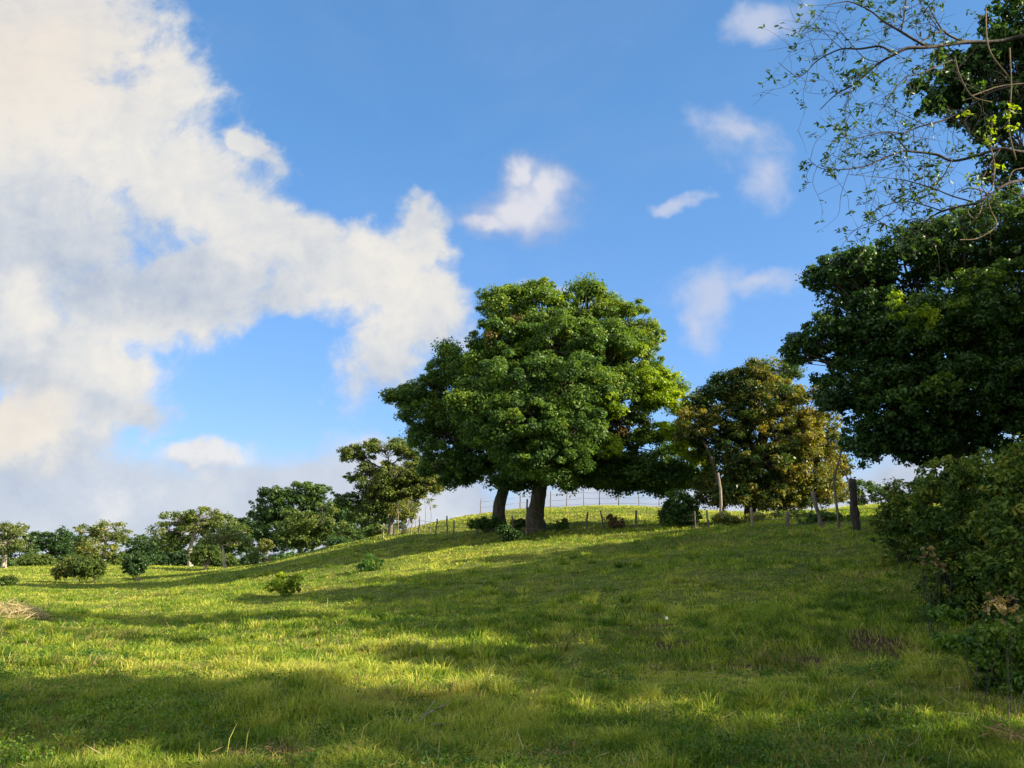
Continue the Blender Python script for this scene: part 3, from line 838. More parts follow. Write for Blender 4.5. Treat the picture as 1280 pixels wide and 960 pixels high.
tree('open pale tree with feathery top behind the wide brown bush', 'tree', 130, 108, [(131, 690), (132, 675)], .25, .18,
     [(112, 664, 18, 7, 0, 1.8, .5), (135, 660, 18, 7, 0, 1.8, .55), (152, 668, 15, 7, 0, 1.6, .5), (128, 675, 30, 10, 0, 2, .35), (105, 682, 14, 8, 0, 1.4, .3)],
     'pale', .34, .8, .95, 40, group=LG, bark='palebark', seed=28, sub=.6, limb_r=.1, twig=.05)
tree('low brownish olive tree behind the wide brown bush', 'tree', 118, 92, None, .15, .1,
     [(115, 688, 18, 9, 0, 1.6, .85), (132, 690, 16, 9, 0, 1.6, .75), (98, 694, 12, 8, 0, 1.4, .3), (145, 696, 14, 7, 0, 1.4, .25)],
     'olive', .28, .6, 1.0, 40, group=LG, bark='post', seed=29)
for i, (px, Y, bl, lb) in enumerate([
        (60, 150, [(50, 676, 18, 10, 0, 3, .3), (72, 674, 18, 11, 0, 3, .35), (60, 690, 30, 12, 0, 3, .2)], 'dark green tree just right of the leftmost pale tree'),
        (92, 165, [(92, 680, 16, 14, 0, 3, .25), (105, 690, 14, 10, 0, 3, .2)], 'dark narrow tree between the low brownish olive tree and the dark green tree'),
        (180, 160, [(170, 684, 16, 12, 0, 3, .3), (188, 680, 16, 13, 0, 3, .35), (180, 694, 26, 8, 0, 3, .25)], 'dark low tree behind the small round dark bush'),
        (212, 170, [(205, 684, 18, 14, 0, 3, .35), (226, 682, 18, 13, 0, 3, .3), (215, 694, 24, 8, 0, 3, .2)], 'dark tree behind the trunk of the flat topped olive tree'),
        (-40, 150, [(-45, 676, 30, 14, 0, 3, .3), (-10, 682, 26, 12, 0, 3, .3), (20, 688, 20, 10, 0, 3, .25)], 'dark tree behind the leftmost pale tree'),
        (262, 165, [(262, 684, 20, 12, 0, 3, .3), (290, 686, 20, 11, 0, 3, .25)], 'dark tree behind the small pale tree with the crooked stem'),
        (345, 150, [(340, 678, 26, 14, 0, 3, .25), (370, 678, 24, 14, 0, 3, .25)], 'dark tree low behind the brown olive tree'),
        (462, 110, [(450, 655, 26, 18, 0, 3, .25), (480, 655, 24, 16, 0, 3, .25)], 'dark tree low behind the loose olive tree')]):
    tree(lb, 'tree', px, Y, None, .3, .2, bl, 'far', .5, 1.15, 1.15, 46, group='dark trees of the far wood edge', seed=40 + i)
rngh = np.random.RandomState(300)
for i, (px, Y, w_, h_, lb) in enumerate([(-20, 122, 40, 13, 'thicket at the foot of the leftmost pale tree'), (45, 128, 36, 14, 'thicket under the dark green tree beside the leftmost pale tree'), (100, 135, 34, 13, 'thicket behind the low brownish olive tree'),
        (160, 138, 34, 13, 'thicket behind the upright dark green bush'), (215, 140, 36, 14, 'thicket behind the trunk of the flat topped olive tree'), (275, 120, 34, 14, 'thicket between the small pale tree and the small yellow brown bush'),
        (325, 112, 34, 16, 'thicket left of the trunk of the tall round dark tree'), (380, 92, 40, 15, 'thicket at the foot of the tall round dark tree'), (440, 74, 30, 16, 'thicket left of the loose olive tree'), (475, 66, 24, 12, 'thicket around the stem of the loose olive tree')]):
    gp = ground_at(px, Y); pr_ = (gp - np.array([0, 0, CZ])); f_ = pr_[1] * math.cos(PITCH) + pr_[2] * math.sin(PITCH); gy = 480 - F * (-pr_[1] * math.sin(PITCH) + pr_[2] * math.cos(PITCH)) / f_
    bb = [(px + rngh.uniform(-1, 1) * w_ * .6, gy - h_ * .45 + rngh.uniform(-2, 2), w_ * .42, h_ * .55, rngh.uniform(-1, 1), 1.6, rngh.uniform(.15, .5)) for _ in range(4)]
    tree(lb, 'thicket', px, Y, None, .08, .05, bb, ['far', 'olive', 'far', 'big'][i % 4], .32, .62, 1.3, 44, group='thickets along the wood edge', seed=310 + i, name='thicket', flat=.85, limb_n=3)
# trees seen through the gap at the right
tree('small hazy tree beyond the blackened post', 'tree', 1088, 82, None, .18, .12,
     [(1085, 610, 22, 9, 0, 1.6, .4), (1102, 620, 18, 9, 0, 1.6, .35), (1075, 625, 16, 9, 0, 1.4, .3), (1115, 632, 16, 7, 0, 1.4, .3)], 'far', .3, .65, .95, 40, group='small trees seen through the gap at the right', seed=51)
tree('small dark flat topped tree just left of the right hand shrubs, far off', 'tree', 1165, 82, None, .18, .12,
     [(1160, 606, 20, 10, 0, 1.6, .3), (1178, 614, 20, 14, 0, 1.6, .25), (1150, 614, 10, 5, 0, 1.0, .3)], 'far', .3, .65, 1.2, 50, group='small trees seen through the gap at the right', seed=52)


# ------------------------------------------------------------------ bushes and shrubs
def bush(label, px, Y, blobs, mat, lsize, cr, cover, per, seed, cat='bush', group=None, name='bush', fine=False, stems=5, updir=.5, flat=.8, stem_r=.015, bark='twig', aspect=.5, droop=.3, spread=.5, base=None, skirt=0):
    rng = np.random.RandomState(seed)
    if base is None: base = ground_at(px, Y)
    t = thing(name, label, cat, base, group)
    bl = [pblob(b[0], b[1], b[2], b[3], Y, *(b[4:])) for b in blobs]
    cl = make_clumps(bl, cr, cover, rng)
    cl[:, 2] = np.maximum(cl[:, 2], height(cl[:, 0], cl[:, 1]) + .3 * cl[:, 3])
    if skirt:
        cl[:, 4] += rng.normal(size=len(cl)) * .2
        k = rng.choice(len(cl), int(len(cl) * skirt)); c2 = cl[k].copy()
        hgt = height(c2[:, 0], c2[:, 1]); c2[:, 2] = hgt + rng.uniform(.05, .6, len(k)) * np.minimum(c2[:, 2] - hgt, 1.6); c2[:, 4] -= .05
        cl = np.vstack([cl, c2])
    T = Tubes()
    idx = rng.choice(len(cl), min(len(cl), stems * 4), replace=False)
    for k in idx:
        e = cl[k, :3]; s0 = base + np.array([rng.normal() * .08, rng.normal() * .08, -.05])
        if (stems > 3 or skirt) and np.hypot(*(e[:2] - s0[:2])) > 1.0:
            s0[:2] = s0[:2] * .3 + e[:2] * .7 + rng.normal(size=2) * .1; s0[2] = hz(s0[0], s0[1]) - .05
        m = s0 * .5 + e * .5 + rng.normal(size=3) * .08 * np.linalg.norm(e - s0) + np.array([0, 0, .1 * np.linalg.norm(e - s0)])
        p = curve([s0, m, e], 5); T.add(p, np.linspace(stem_r, stem_r * .35, len(p)), 5)
    link('stems', T.mesh('stems', base), M[bark], t)
    link('foliage', foliage_mesh('foliage', cl, per, lsize, base, fine, flat, updir, .8, spread, aspect, droop, rng), M[mat], t)
    return t


BG = 'round bushes standing in the left of the pasture'
bush('wide brown and green rounded bush, largest of the bushes in the left pasture', 102, 57, [(104, 708, 22, 12, 0, 1, .25), (88, 710, 15, 11, 0, .8, .7), (118, 712, 12, 10, 0, .8, .25), (76, 714, 9, 8, 0, .6, .7)], 'olive', .13, .28, 1.6, 60, 61, group=BG)
bush('upright dark green bush right of the wide brown bush', 171, 59, [(172, 704, 11, 12, 0, .7, .3), (168, 710, 13, 8, 0, .7, .25), (164, 700, 8, 7, 0, .5, .35)], 'far', .13, .28, 1.6, 60, 62, group=BG)
bush('dark olive bush under the flat topped olive tree', 256, 74, [(252, 692, 14, 10, 0, .9, .2), (264, 692, 10, 8, 0, .8, .3), (246, 697, 10, 7, 0, .7, .2)], 'olive', .16, .34, 1.5, 55, 63, group=BG)
bush('small yellow brown bush by the far pasture edge', 333, 80, [(333, 682, 9, 7, 0, .7, .9), (326, 690, 8, 6, 0, .6, .6)], 'olive', .16, .34, 1.3, 45, 64, group=BG)
bush('tiny grey stemmed bush left of the small yellow brown bush', 316, 76, [(316, 694, 7, 5, 0, .4, .3)], 'olive', .14, .25, 1.3, 30, 65, group=BG)
bush('low dark mound of weeds at the far left edge', 8, 45, [(8, 727, 11, 5, 0, .7, .2)], 'olive', .11, .22, 1.5, 50, 66, group=BG)
bush('small light green leafy shrub alone in the sunny grass', 356, 26.5, [(352, 728, 14, 9, 0, .35, .7), (368, 726, 10, 8, 0, .3, .7), (344, 734, 10, 6, 0, .3, .6), (362, 736, 14, 6, 0, .3, .5), (348, 720, 6, 4, 0, .2, .8)], 'lime', .075, .13, .9, 20, 67, fine=True, cat='shrub', name='shrub', stem_r=.008)
bush('dark leafy bush in the shade just left below the thick trunk', 637, 40, [(638, 668, 12, 7, 0, .5, .3), (630, 663, 9, 6, 0, .4, .3)], 'dark', .12, .2, 1.4, 40, 68)
bush('dark grassy tuft at the shadow edge in mid slope', 465, 35, [(466, 706, 13, 9, 0, .5, .1), (458, 712, 12, 6, 0, .4, .1)], 'weed', .15, .2, 1.3, 45, 69, cat='tuft', name='tuft', updir=.1, aspect=.18, droop=-.8)
bush('bushy dark green shrub with yellow leaves beside the fence right of the huge tree', 850, 38.5, [(850, 632, 17, 14, 0, .8, .25), (838, 642, 14, 12, 0, .7, .2), (862, 640, 14, 14, 0, .7, .35), (852, 650, 20, 9, 0, .7, .3), (846, 620, 9, 7, 0, .5, .4)], 'big', .13, .24, 1.4, 52, 70)
bush('thin yellowish bush among the pale saplings at the fence', 504, 55, [(503, 640, 8, 12, 0, .5, .8), (510, 648, 9, 8, 0, .5, .8)], 'olive', .15, .25, 1.1, 30, 71)
bush('scraggly bush with pale dry twigs between two fence posts', 775, 41.5, [(772, 654, 14, 6, 0, .5, .5), (765, 650, 7, 7, 0, .4, .4)], 'rust', .11, .2, 1.1, 26, 72, bark='palewood')
bush('low green weeds growing round the foot of the thick trunk', 692, 42.6, [(694, 660, 11, 6, 0, .4, .4), (704, 655, 9, 5, 0, .4, .4)], 'big', .12, .2, 1.2, 32, 73)
bush('low scrub under the second leaning trunk', 610, 45, [(600, 655, 16, 6, 0, .6, .3), (618, 654, 14, 5, 0, .5, .25), (648, 656, 12, 6, 0, .5, .3)], 'big', .13, .22, 1.2, 38, 74)
bush('yellowish weeds below the golden tree', 925, 36, [(905, 648, 16, 6, 0, .5, .75), (930, 650, 18, 5, 0, .5, .8), (955, 648, 16, 6, 0, .5, .6), (980, 648, 16, 7, 0, .5, .4), (1005, 645, 16, 7, 0, .5, .3)], 'olive', .12, .2, 1.3, 40, 75)
bush('yellow green scrub beside the leaning weathered post', 1018, 31, [(1012, 652, 14, 8, 0, .5, .4), (1032, 650, 14, 9, 0, .5, .4), (1055, 650, 10, 7, 0, .4, .35)], 'big', .11, .2, 1.3, 40, 76)

# shrubs at the right
SG = 'shrubs crowding the right edge'
bush('dark shrub behind the others, just right of the blackened post', 1128, 18.5, [(1130, 640, 24, 24, 0, .7, .35), (1110, 655, 18, 14, 0, .5, .25), (1145, 620, 16, 18, 0, .5, .45), (1150, 660, 22, 20, 0, .6, .2), (1112, 632, 12, 12, 0, .4, .5), (1118, 610, 8, 9, 0, .3, .5)], 'shrub', .075, .17, 1.2, 36, 81, cat='shrub', name='shrub', group=SG, stems=3, skirt=.4)
bush('tall leafy shrub reaching up into the dark tree', 1205, 13, [(1190, 600, 34, 30, 0, .7, .45), (1232, 590, 32, 28, 0, .7, .45), (1200, 650, 46, 34, 0, .8, .35), (1170, 670, 26, 26, 0, .6, .3), (1240, 640, 42, 40, 0, .8, .4), (1215, 700, 50, 26, 0, .7, .2), (1165, 630, 20, 20, 0, .5, .4)], 'shrub', .07, .15, .95, 34, 82, cat='shrub', name='shrub', group=SG, fine=True, stems=5, skirt=.5)
bush('near shrub with yellow green leaves cut by the right edge', 1290, 9.2, [(1268, 600, 26, 30, 0, .45, .6), (1290, 620, 46, 46, 0, .6, .5), (1262, 660, 34, 34, 0, .5, .4), (1290, 720, 50, 42, 0, .6, .35), (1250, 712, 24, 22, 0, .4, .3), (1305, 580, 36, 34, 0, .6, .6)], 'shrub', .065, .13, 1.1, 30, 83, cat='shrub', name='shrub', group=SG, fine=True, stems=5, skirt=.5)
bush('low plant with tan dried leaves at the foot of the right shrubs', 1163, 12, [(1160, 698, 9, 11, 0, .15, .6), (1172, 706, 9, 8, 0, .15, .3)], 'tan', .075, .09, .45, 5, 84, cat='plant', name='plant', fine=True, stem_r=.005, stems=2)
bush('weedy plant with tan and yellow leaves standing at the right edge', 1256, 7.6, [(1250, 752, 16, 14, 0, .2, .6), (1268, 772, 16, 16, 0, .2, .7), (1262, 745, 14, 8, 0, .2, .3)], 'tan', .06, .07, .35, 5, 85, cat='plant', name='plant', fine=True, stem_r=.0035, stems=2)
bush('green leafy weeds low at the right edge in front of the shrubs', 1235, 8.4, [(1238, 795, 18, 18, 0, .3, .5), (1268, 800, 24, 28, 0, .3, .5), (1222, 820, 16, 10, 0, .3, .4), (1262, 850, 36, 22, 0, .35, .3), (1190, 800, 18, 10, 0, .25, .3), (1180, 770, 16, 8, .6, .25, .4)], 'weed', .06, .09, 1.1, 22, 86, cat='plant', name='plant', fine=True, stem_r=.0035, stems=2)


# ferns: arching fronds with leaflets
def fern(label, px, Y, n, L, seed, group):
    rng = np.random.RandomState(seed)
    base = ground_at(px, Y)
    t = thing('fern', label, 'fern', base, group)
    T = Tubes(); P = []; Nn = []; A = []; Ln = []
    for k in range(n):
        az = rng.rand() * 2 * PI; l = L * rng.uniform(.7, 1.15)
        d = np.array([math.cos(az), math.sin(az), 0])
        s = np.linspace(0, 1, 12)[:, None]
        pts = base + d * s * l * .75 + np.array([0, 0, 1]) * (s * l * 1.25 - s ** 2.4 * l * .75)
        T.add(pts, np.linspace(.005, .0015, 12), 4)
        sdv = np.cross(d, [0, 0, 1])
        for q in np.linspace(.18, .98, 16):
            p = base + d * q * l * .75 + np.array([0, 0, 1]) * (q * l * 1.25 - q ** 2.4 * l * .75)
            ll = l * .15 * math.sin(PI * min(1, q * .85 + .12)) + .01
            for sg in (-1, 1):
                a = sdv * sg + d * .35 + np.array([0, 0, -.25])
                a = a / np.linalg.norm(a)
                P.append(p + a * ll * .5); A.append(a); Nn.append(np.array([0, -.7, .6]) + d * .3 + rng.normal(size=3) * .15); Ln.append(ll)
    P, A, Nn, Ln = map(np.array, (P, A, Nn, Ln))
    v, q, kk = leaves(P, Nn, A, Ln, Ln * .28, True)
    me = mesh_np('fronds', v - base, q, None, {'tint': ('FACE', np.full(len(q), .45) + rng.rand(len(q)) * .35)})
    link('stalks', T.mesh('stalks', base), M['weed_stem'], t)
    link('fronds', me, M['lime'], t)


M['weed_stem'] = bark_mat('green_stem', (.05, .09, .02), (.09, .13, .03), 20)
fern('pale arching fern on the shaded slope, left of the bare soil', 945, 13.3, 6, .85, 91, 'ferns on the shaded slope')
fern('fern with curled fronds just above the bare brown soil', 1165, 11.4, 8, .42, 92, 'ferns on the shaded slope')
fern('small fern beside the near right shrubs', 1190, 13.5, 8, .45, 93, 'ferns on the shaded slope')


# ------------------------------------------------------------------ fences
def post_pts(px, Y, top, lean=0.0, sink=.25):
    b = ground_at(px, Y); b = b - np.array([0, 0, sink])
    h = top
    return b, b + np.array([lean, 0, h + sink])


def fence(label, posts, r, nwire, seed, wire_r=.010):
    rng = np.random.RandomState(seed)
    base = ground_at(posts[0][0], posts[0][1])
    t = thing('wire_fence', label, 'fence', base)
    tops = []
    for k, p in enumerate(posts):
        px, Y, h = p[:3]; lean = p[3] if len(p) > 3 else rng.normal() * .05
        b, tp = post_pts(px, Y, h, lean)
        T = Tubes(); rr = r * rng.uniform(.8, 1.25) * (p[4] if len(p) > 4 else 1)
        pth = np.linspace(b, tp, 7) + rng.normal(size=(7, 3)) * .012
        T.add(pth, np.linspace(rr * 1.1, rr * .85, 7), 8, .06, k)
        link('post', T.mesh('post', base), M[p[5] if len(p) > 5 else 'post'], t)
        tops.append((b + (tp - b) * .25 / (h + .25), tp))
    for w in range(nwire):
        f = (w + .6) / nwire * .92
        T = Tubes()
        for (b0, t0), (b1, t1) in zip(tops[:-1], tops[1:]):
            a = b0 + (t0 - b0) * f; c_ = b1 + (t1 - b1) * f
            a = a + np.array([0, -r, 0]); c_ = c_ + np.array([0, -r, 0])
            s = np.linspace(0, 1, 6)[:, None]
            pp = a * (1 - s) + c_ * s - np.array([0, 0, 1]) * .05 * np.sin(s * PI)
            T.add(pp, wire_r, 4)
        link('wire', T.mesh('wire', base), M['wire'], t)
    return t


fence('wire fence on short dark posts running past the foot of the huge tree',
      [(479, 54, 1.0, 0, 1, 'palewood'), (492, 53.5, .8), (514, 53, .9, .05, 1, 'palewood'), (524, 52.5, 1.1), (544, 51, .95, .12), (559, 50, 1.1, -.05, 1.2), (567, 49, .85), (595.5, 47, .85), (605, 46.5, .7),
       (642, 43.5, .95), (658, 42.8, 1.9, .05, 1.1), (698, 42.5, .6), (732.5, 42, .9), (757, 41.5, 1.0, -.25, 1.1), (794, 41, .95, .08, 1.2), (826, 40, .8), (870, 37, .8), (887, 36, .8)], .05, 3, 101)
fence('distant wire fence on thin posts along the grassy crest behind the huge tree',
      [(600, 69, 1.6), (650, 70, 1.6), (688, 71, 1.7), (708, 71, 1.6), (729.5, 71, 1.7), (749, 70, 1.6), (773, 69.5, 1.6), (799, 69, 1.6), (824, 68, 1.8, .1, 1.2, 'palewood')], .04, 3, 102, .012)
fence('wire fence on weathered crooked posts at the right below the golden tree',
      [(941, 33, .8, 0, 1, 'palewood'), (985, 31, .6), (1030, 28, 1.35, -.3, 1.1), (1142, 26, 1.5, 0, .6)], .065, 3, 103)


def single_post(name, label, cat, px, Y, h, r, mat, lean=0, seed=0, knob=False):
    rng = np.random.RandomState(seed)
    b, tp = post_pts(px, Y, h, lean)
    T = Tubes(); n = 16
    pth = np.linspace(b, tp, n) + np.cumsum(rng.normal(size=(n, 3)) * np.array([.012, .012, 0]), 0)
    T.add(pth, r * (1 + rng.normal(size=n) * .05) * np.linspace(1.1, .92, n), 12, .07, seed)
    base = ground_at(px, Y)
    o = link(name, T.mesh(name, base), M[mat], None, base, label, cat)
    return o


single_post('fence_post', 'thick blackened upright post standing alone in the gap at the right', 'post', 1071, 26.5, 1.72, .125, 'charred', 0, 8)
single_post('pole', 'tall pale grey pole standing in front of the golden tree', 'pole', 903, 36, 2.5, .06, 'palewood', -.05, 6)


def sapling(label, pts, Y, r, seed, mat, lmat, clumps, group, bark):
    rng = np.random.RandomState(seed)
    base = ground_at(pts[0][0], Y)
    t = thing('sapling', label, 'sapling', base, group)
    T = Tubes(); p = curve([base - np.array([0, 0, .1])] + [pix(a, b, Y) for a, b in pts[1:]], 6)
    T.add(p, np.linspace(r, r * .4, len(p)), 7, .05, seed)
    cl = []
    for a, b, rr in clumps:
        e = pix(a, b, Y + rng.normal() * .3); s0 = p[rng.randint(len(p) // 2, len(p))]
        T.add(curve([s0, (s0 + e) / 2 + rng.normal(size=3) * .05, e], 4), np.linspace(r * .4, r * .15, 9)[:9], 4)
        cl.append((*e, rr, .5 + rng.normal() * .15))
    link('trunk', T.mesh('trunk', base), M[bark], t)
    if cl: link('foliage', foliage_mesh('foliage', cl, 26, .12, base, rng=rng), M[lmat], t)


sapling('thin crooked sapling with few leaves left of the blackened post', [(1050, 655), (1045, 625), (1043, 600), (1049, 575), (1053, 556)], 27, .05, 111, 'twig', 'gold',
        [(1053, 560, .3), (1058, 590, .3), (1062, 615, .2), (1040, 600, .25), (1068, 627, .2), (1064, 600, .25), (1030, 640, .25)], None, 'post')
for i, (px, tp) in enumerate([(497, 632), (511, 628), (519, 634), (531, 622), (538, 630)]):
    sapling(['pale bare stem closest to the loose olive tree trunk', 'pale bare stem beside the thin yellowish bush', 'short white stem in the middle of the pale saplings', 'tallest thin pale sapling left of the second trunk', 'thin pale sapling nearest to the broken posts'][i],
            [(px, 650), (px + 1, (650 + tp) / 2 + 4), (px - 1, tp)], 54 - i * .4, .028, 120 + i, None, 'pale', [(px - 4, tp - 2, .2), (px + 5, tp + 3, .25), (px + 2, tp - 5, .2)], 'pale saplings at the left end of the fence', 'palewood')

# ------------------------------------------------------------------ the near tree whose boughs hang in at the top right
def near_tree():
    rng = np.random.RandomState(77)
    Y0 = 12.0
    base = np.array([13.6, 12.5, hz(13.6, 12.5)])
    t = thing('tree', 'sparse leaved tree reaching in from the top right with twisting bare twigs', 'tree', base)
    top = base + np.array([0.2, 0, 6.4])
    trunkp = curve([base - np.array([0, 0, .2]), base + np.array([.2, 0, 2.2]), base + np.array([-.15, .1, 4.4]), top, base + np.array([-.1, 0, 9.5])], 8)
    Tr = Tubes(); Tr.add(trunkp, np.linspace(.26, .10, len(trunkp)), 14, .07, 3)
    boughs = [
        ([(1340, 40), (1280, 45), (1250, 52), (1205, 53), (1160, 59), (1135, 60), (1120, 67), (1100, 78), (1080, 95), (1065, 107), (1045, 118), (1025, 137)], .050, .007, 0, True),
        ([(1135, 60), (1118, 66), (1100, 58), (1075, 61), (1053, 61), (1035, 68), (1020, 77), (1008, 90), (997, 96), (985, 88), (973, 78)], .024, .004, 0, False),
        ([(1160, 59), (1140, 48), (1122, 37), (1105, 27), (1090, 15), (1075, 7), (1060, 2), (1040, 5), (1030, 10)], .028, .005, 0, False),
        ([(1126, 40), (1130, 22), (1134, -10)], .018, .010, .0, False),
        ([(1225, 52), (1200, 50), (1183, 42), (1178, 38), (1160, 47), (1145, 56)], .026, .012, .1, False),
        ([(1178, 38), (1168, 22), (1158, 4), (1140, -12)], .014, .006, .1, False),
        ([(1340, 185), (1280, 190), (1250, 186), (1220, 195), (1190, 201), (1170, 193), (1135, 189), (1125, 190), (1100, 200), (1080, 208), (1050, 212), (1025, 210), (1010, 198)], .036, .004, -.5, True),
        ([(1135, 189), (1120, 172), (1110, 165), (1090, 168), (1065, 174), (1055, 170), (1050, 162)], .014, .004, -.5, False),
        ([(1340, 92), (1280, 105), (1240, 115), (1210, 135), (1180, 150), (1150, 158), (1130, 166), (1112, 165)], .028, .008, -.4, True),
        ([(1162, 159), (1140, 148), (1120, 138), (1106, 120)], .010, .004, -.4, False),
        ([(1190, 75), (1150, 92), (1135, 95), (1122, 107), (1110, 125), (1100, 140), (1095, 150)], .016, .004, -.2, False),
        ([(1340, 215), (1280, 225), (1255, 232), (1225, 252), (1200, 258), (1175, 265), (1160, 275), (1145, 288), (1128, 290), (1105, 280), (1088, 270)], .032, .004, -.8, True),
        ([(1178, 264), (1150, 255), (1125, 252), (1100, 260), (1082, 272)], .013, .004, -.8, False),
        ([(1215, 252), (1190, 245), (1165, 235), (1130, 225), (1105, 222), (1060, 218)], .014, .004, -.9, False),
        ([(1190, 200), (1175, 225), (1150, 240), (1120, 262), (1090, 280)], .012, .004, -.6, False),
        ([(1100, 78), (1080, 72), (1060, 50), (1045, 30), (1050, 8)], .009, .003, 0, False),
        ([(1053, 61), (1040, 50), (1028, 38), (1015, 28)], .008, .003, 0, False),
        ([(1122, 37), (1140, 20), (1165, 12), (1185, 0)], .010, .004, 0, False),
        ([(1065, 107), (1060, 125), (1065, 145), (1080, 160)], .007, .003, 0, False),
        ([(1250, 186), (1235, 210), (1228, 235), (1260, 270)], .012, .004, -.9, False),
    ]
    TB = Tubes(); tw_nodes = []
    for pts, ra, rb, dY, root in boughs:
        P = [pix(a, b, Y0 + dY + .25 * math.sin(a * .031 + b * .017)) for a, b in pts]
        if root:
            z = P[0][2]
            P = [np.array([trunkp[0][0] * 0 + base[0], base[1], min(z - .6, base[2] + 9)])] + P
        c_ = curve(P, 5)
        TB.add(c_, np.linspace(ra * (.95 if root else .9), rb, len(c_)), 7, .05, 1)
        # twigs
        seg = np.linalg.norm(np.diff(c_, axis=0), axis=1).sum()
        nt = int(seg * 4.0) + 3
        for k in range(nt):
            i = rng.randint(len(c_) // 6, len(c_) - 1)
            if root and i < len(c_) // 5: continue
            s = c_[i]; d = unit((c_[i + 1] - c_[i])[None])[0]
            side = unit(rng.normal(size=(1, 3)) * np.array([1, .7, 1]))[0]
            dd = unit((d * .5 + side * .9 + np.array([0, 0, .05]))[None])[0]
            l = rng.uniform(.25, .95) * (1.0 if rng.rand() < .8 else 1.5)
            bend = rng.normal(size=3) * .25 * l
            q = curve([s, s + dd * l * .33 + bend * .5 + rng.normal(size=3) * .07 * l, s + dd * l * .66 + bend * .8 + rng.normal(size=3) * .09 * l, s + dd * l + bend * rng.uniform(.4, 1.3)], 3)
            TB.add(q, np.linspace(max(.0045, rb * .8), .0022, len(q)), 4)
            for j in range(3, len(q), 2): tw_nodes.append((q[j], dd))
            for _ in range(rng.randint(1, 4)):
                j = rng.randint(2, len(q)); s2 = q[j]
                d2 = unit((dd * .6 + rng.normal(size=3) * .7)[None])[0]; l2 = l * rng.uniform(.25, .6)
                q2 = curve([s2, s2 + d2 * l2 * .5 + rng.normal(size=3) * .05 * l2, s2 + d2 * l2], 3)
                TB.add(q2, np.linspace(.0035, .0018, len(q2)), 3)
                tw_nodes.append((q2[-1], d2)); tw_nodes.append((q2[len(q2) // 2], d2))
    # leaf whorls on the twigs
    P = []; Nn = []; A = []; Ln = []; Ti = []
    for p, d in tw_nodes:
        dens = vnoise([p[0]], [p[2]], .45, 5)[0]
        if rng.rand() > .02 + .85 * dens ** 1.6: continue
        tn = rng.rand() * .5 + (.4 if rng.rand() < .1 else 0)
        for _ in range(rng.randint(2, 6)):
            a = unit((d * .5 + rng.normal(size=3) * .8)[None])[0]
            l = rng.uniform(.05, .125)
            P.append(p + a * l * .6); A.append(a); Nn.append(rng.normal(size=3) * .6 + np.array([0, -.2, .8])); Ln.append(l); Ti.append(tn)
    P, A, Nn, Ln, Ti = map(np.array, (P, A, Nn, Ln, Ti))
    v, q, kk = leaves(P, Nn, A, Ln, Ln * .42, True)
    link('trunk', Tr.mesh('trunk', base), M['bark'], t)
    link('branches', TB.mesh('branches', base), M['twig'], t)
    link('leaves', mesh_np('leaves', v - base, q, None, {'tint': ('FACE', np.repeat(Ti, 2))}), M['sprig'], t)
    # tangled pale vines
    TV = Tubes()
    for pts in [[(1209, 258), (1211, 268), (1219, 273), (1226, 262), (1227, 247), (1224, 235)], [(1227, 247), (1240, 235), (1243, 205), (1238, 180), (1241, 150)], [(1200, 300), (1222, 298), (1245, 282), (1238, 262), (1232, 240)],
                [(1262, 60), (1264, 110), (1261, 160), (1270, 200)], [(1193, 70), (1200, 95), (1215, 120), (1240, 128)], [(1215, 120), (1250, 108), (1285, 104)], [(1243, 245), (1215, 235), (1198, 240)], [(1232, 10), (1236, 60), (1260, 95)], [(1280, 210), (1265, 215), (1262, 235), (1285, 250)]]:
        TV.add(curve([pix(a, b, 11.0) for a, b in pts], 6), .011, 5)
    link('vine', TV.mesh('vine', base), M['barkvine'], t, label='pale brown looping vine stems')
    vc = [(*pix(a, b, 10.9), .12, .8) for a, b in [(1240, 150), (1238, 165), (1265, 135), (1262, 145), (1248, 210), (1215, 222), (1205, 145), (1235, 178), (1266, 160), (1222, 232)]]
    link('vine_leaves', foliage_mesh('vine_leaves', vc, 14, .075, base, True, rng=rng), M['lime'], t, label='few yellow green vine leaves')
    return t


near_tree()
# dense dark large-leaved growth in the top right corner: a second tree, standing behind the twiggy one
tree('dense large leaved dark tree in the top right corner behind the bare twigs', 'tree', None, 14,
     [(11.6, 14.6, 3.5), (11.4, 14.2, 6.5), (11.0, 14, 8.6)], .24, .14,
     [pblob(*b[:4], 14, *b[4:]) for b in [(1262, 20, 24, 40, 0, .9, .3), (1275, 75, 48, 34, 0, .9, .3), (1225, 90, 34, 30, 0, .8, .3), (1185, 118, 26, 24, 0, .6, .25), (1185, 80, 20, 13, 0, .5, .3), (1260, 130, 42, 26, 0, .8, .3), (1212, 132, 26, 18, 0, .6, .3), (1165, 128, 12, 12, 0, .4, .3), (1150, 108, 9, 7, 0, .3, .3), (1320, 60, 60, 90, 0, 1.2, .3), (1270, 205, 30, 22, 0, .7, .25), (1380, 120, 100, 120, 0, 1.6, .3), (1200, 105, 30, 24, 0, .7, .3), (1240, 165, 26, 16, 0, .6, .3), (1250, 55, 24, 24, 0, .7, .3)]],
     'dark', .125, .2, .95, 26, seed=131, sub=.4, fine=True, limb_r=.04, twig=.006, world_blobs=True, base=np.array([11.7, 14.8, hz(11.7, 14.8)]), aspect=.5, flat=.9, updir=.3)

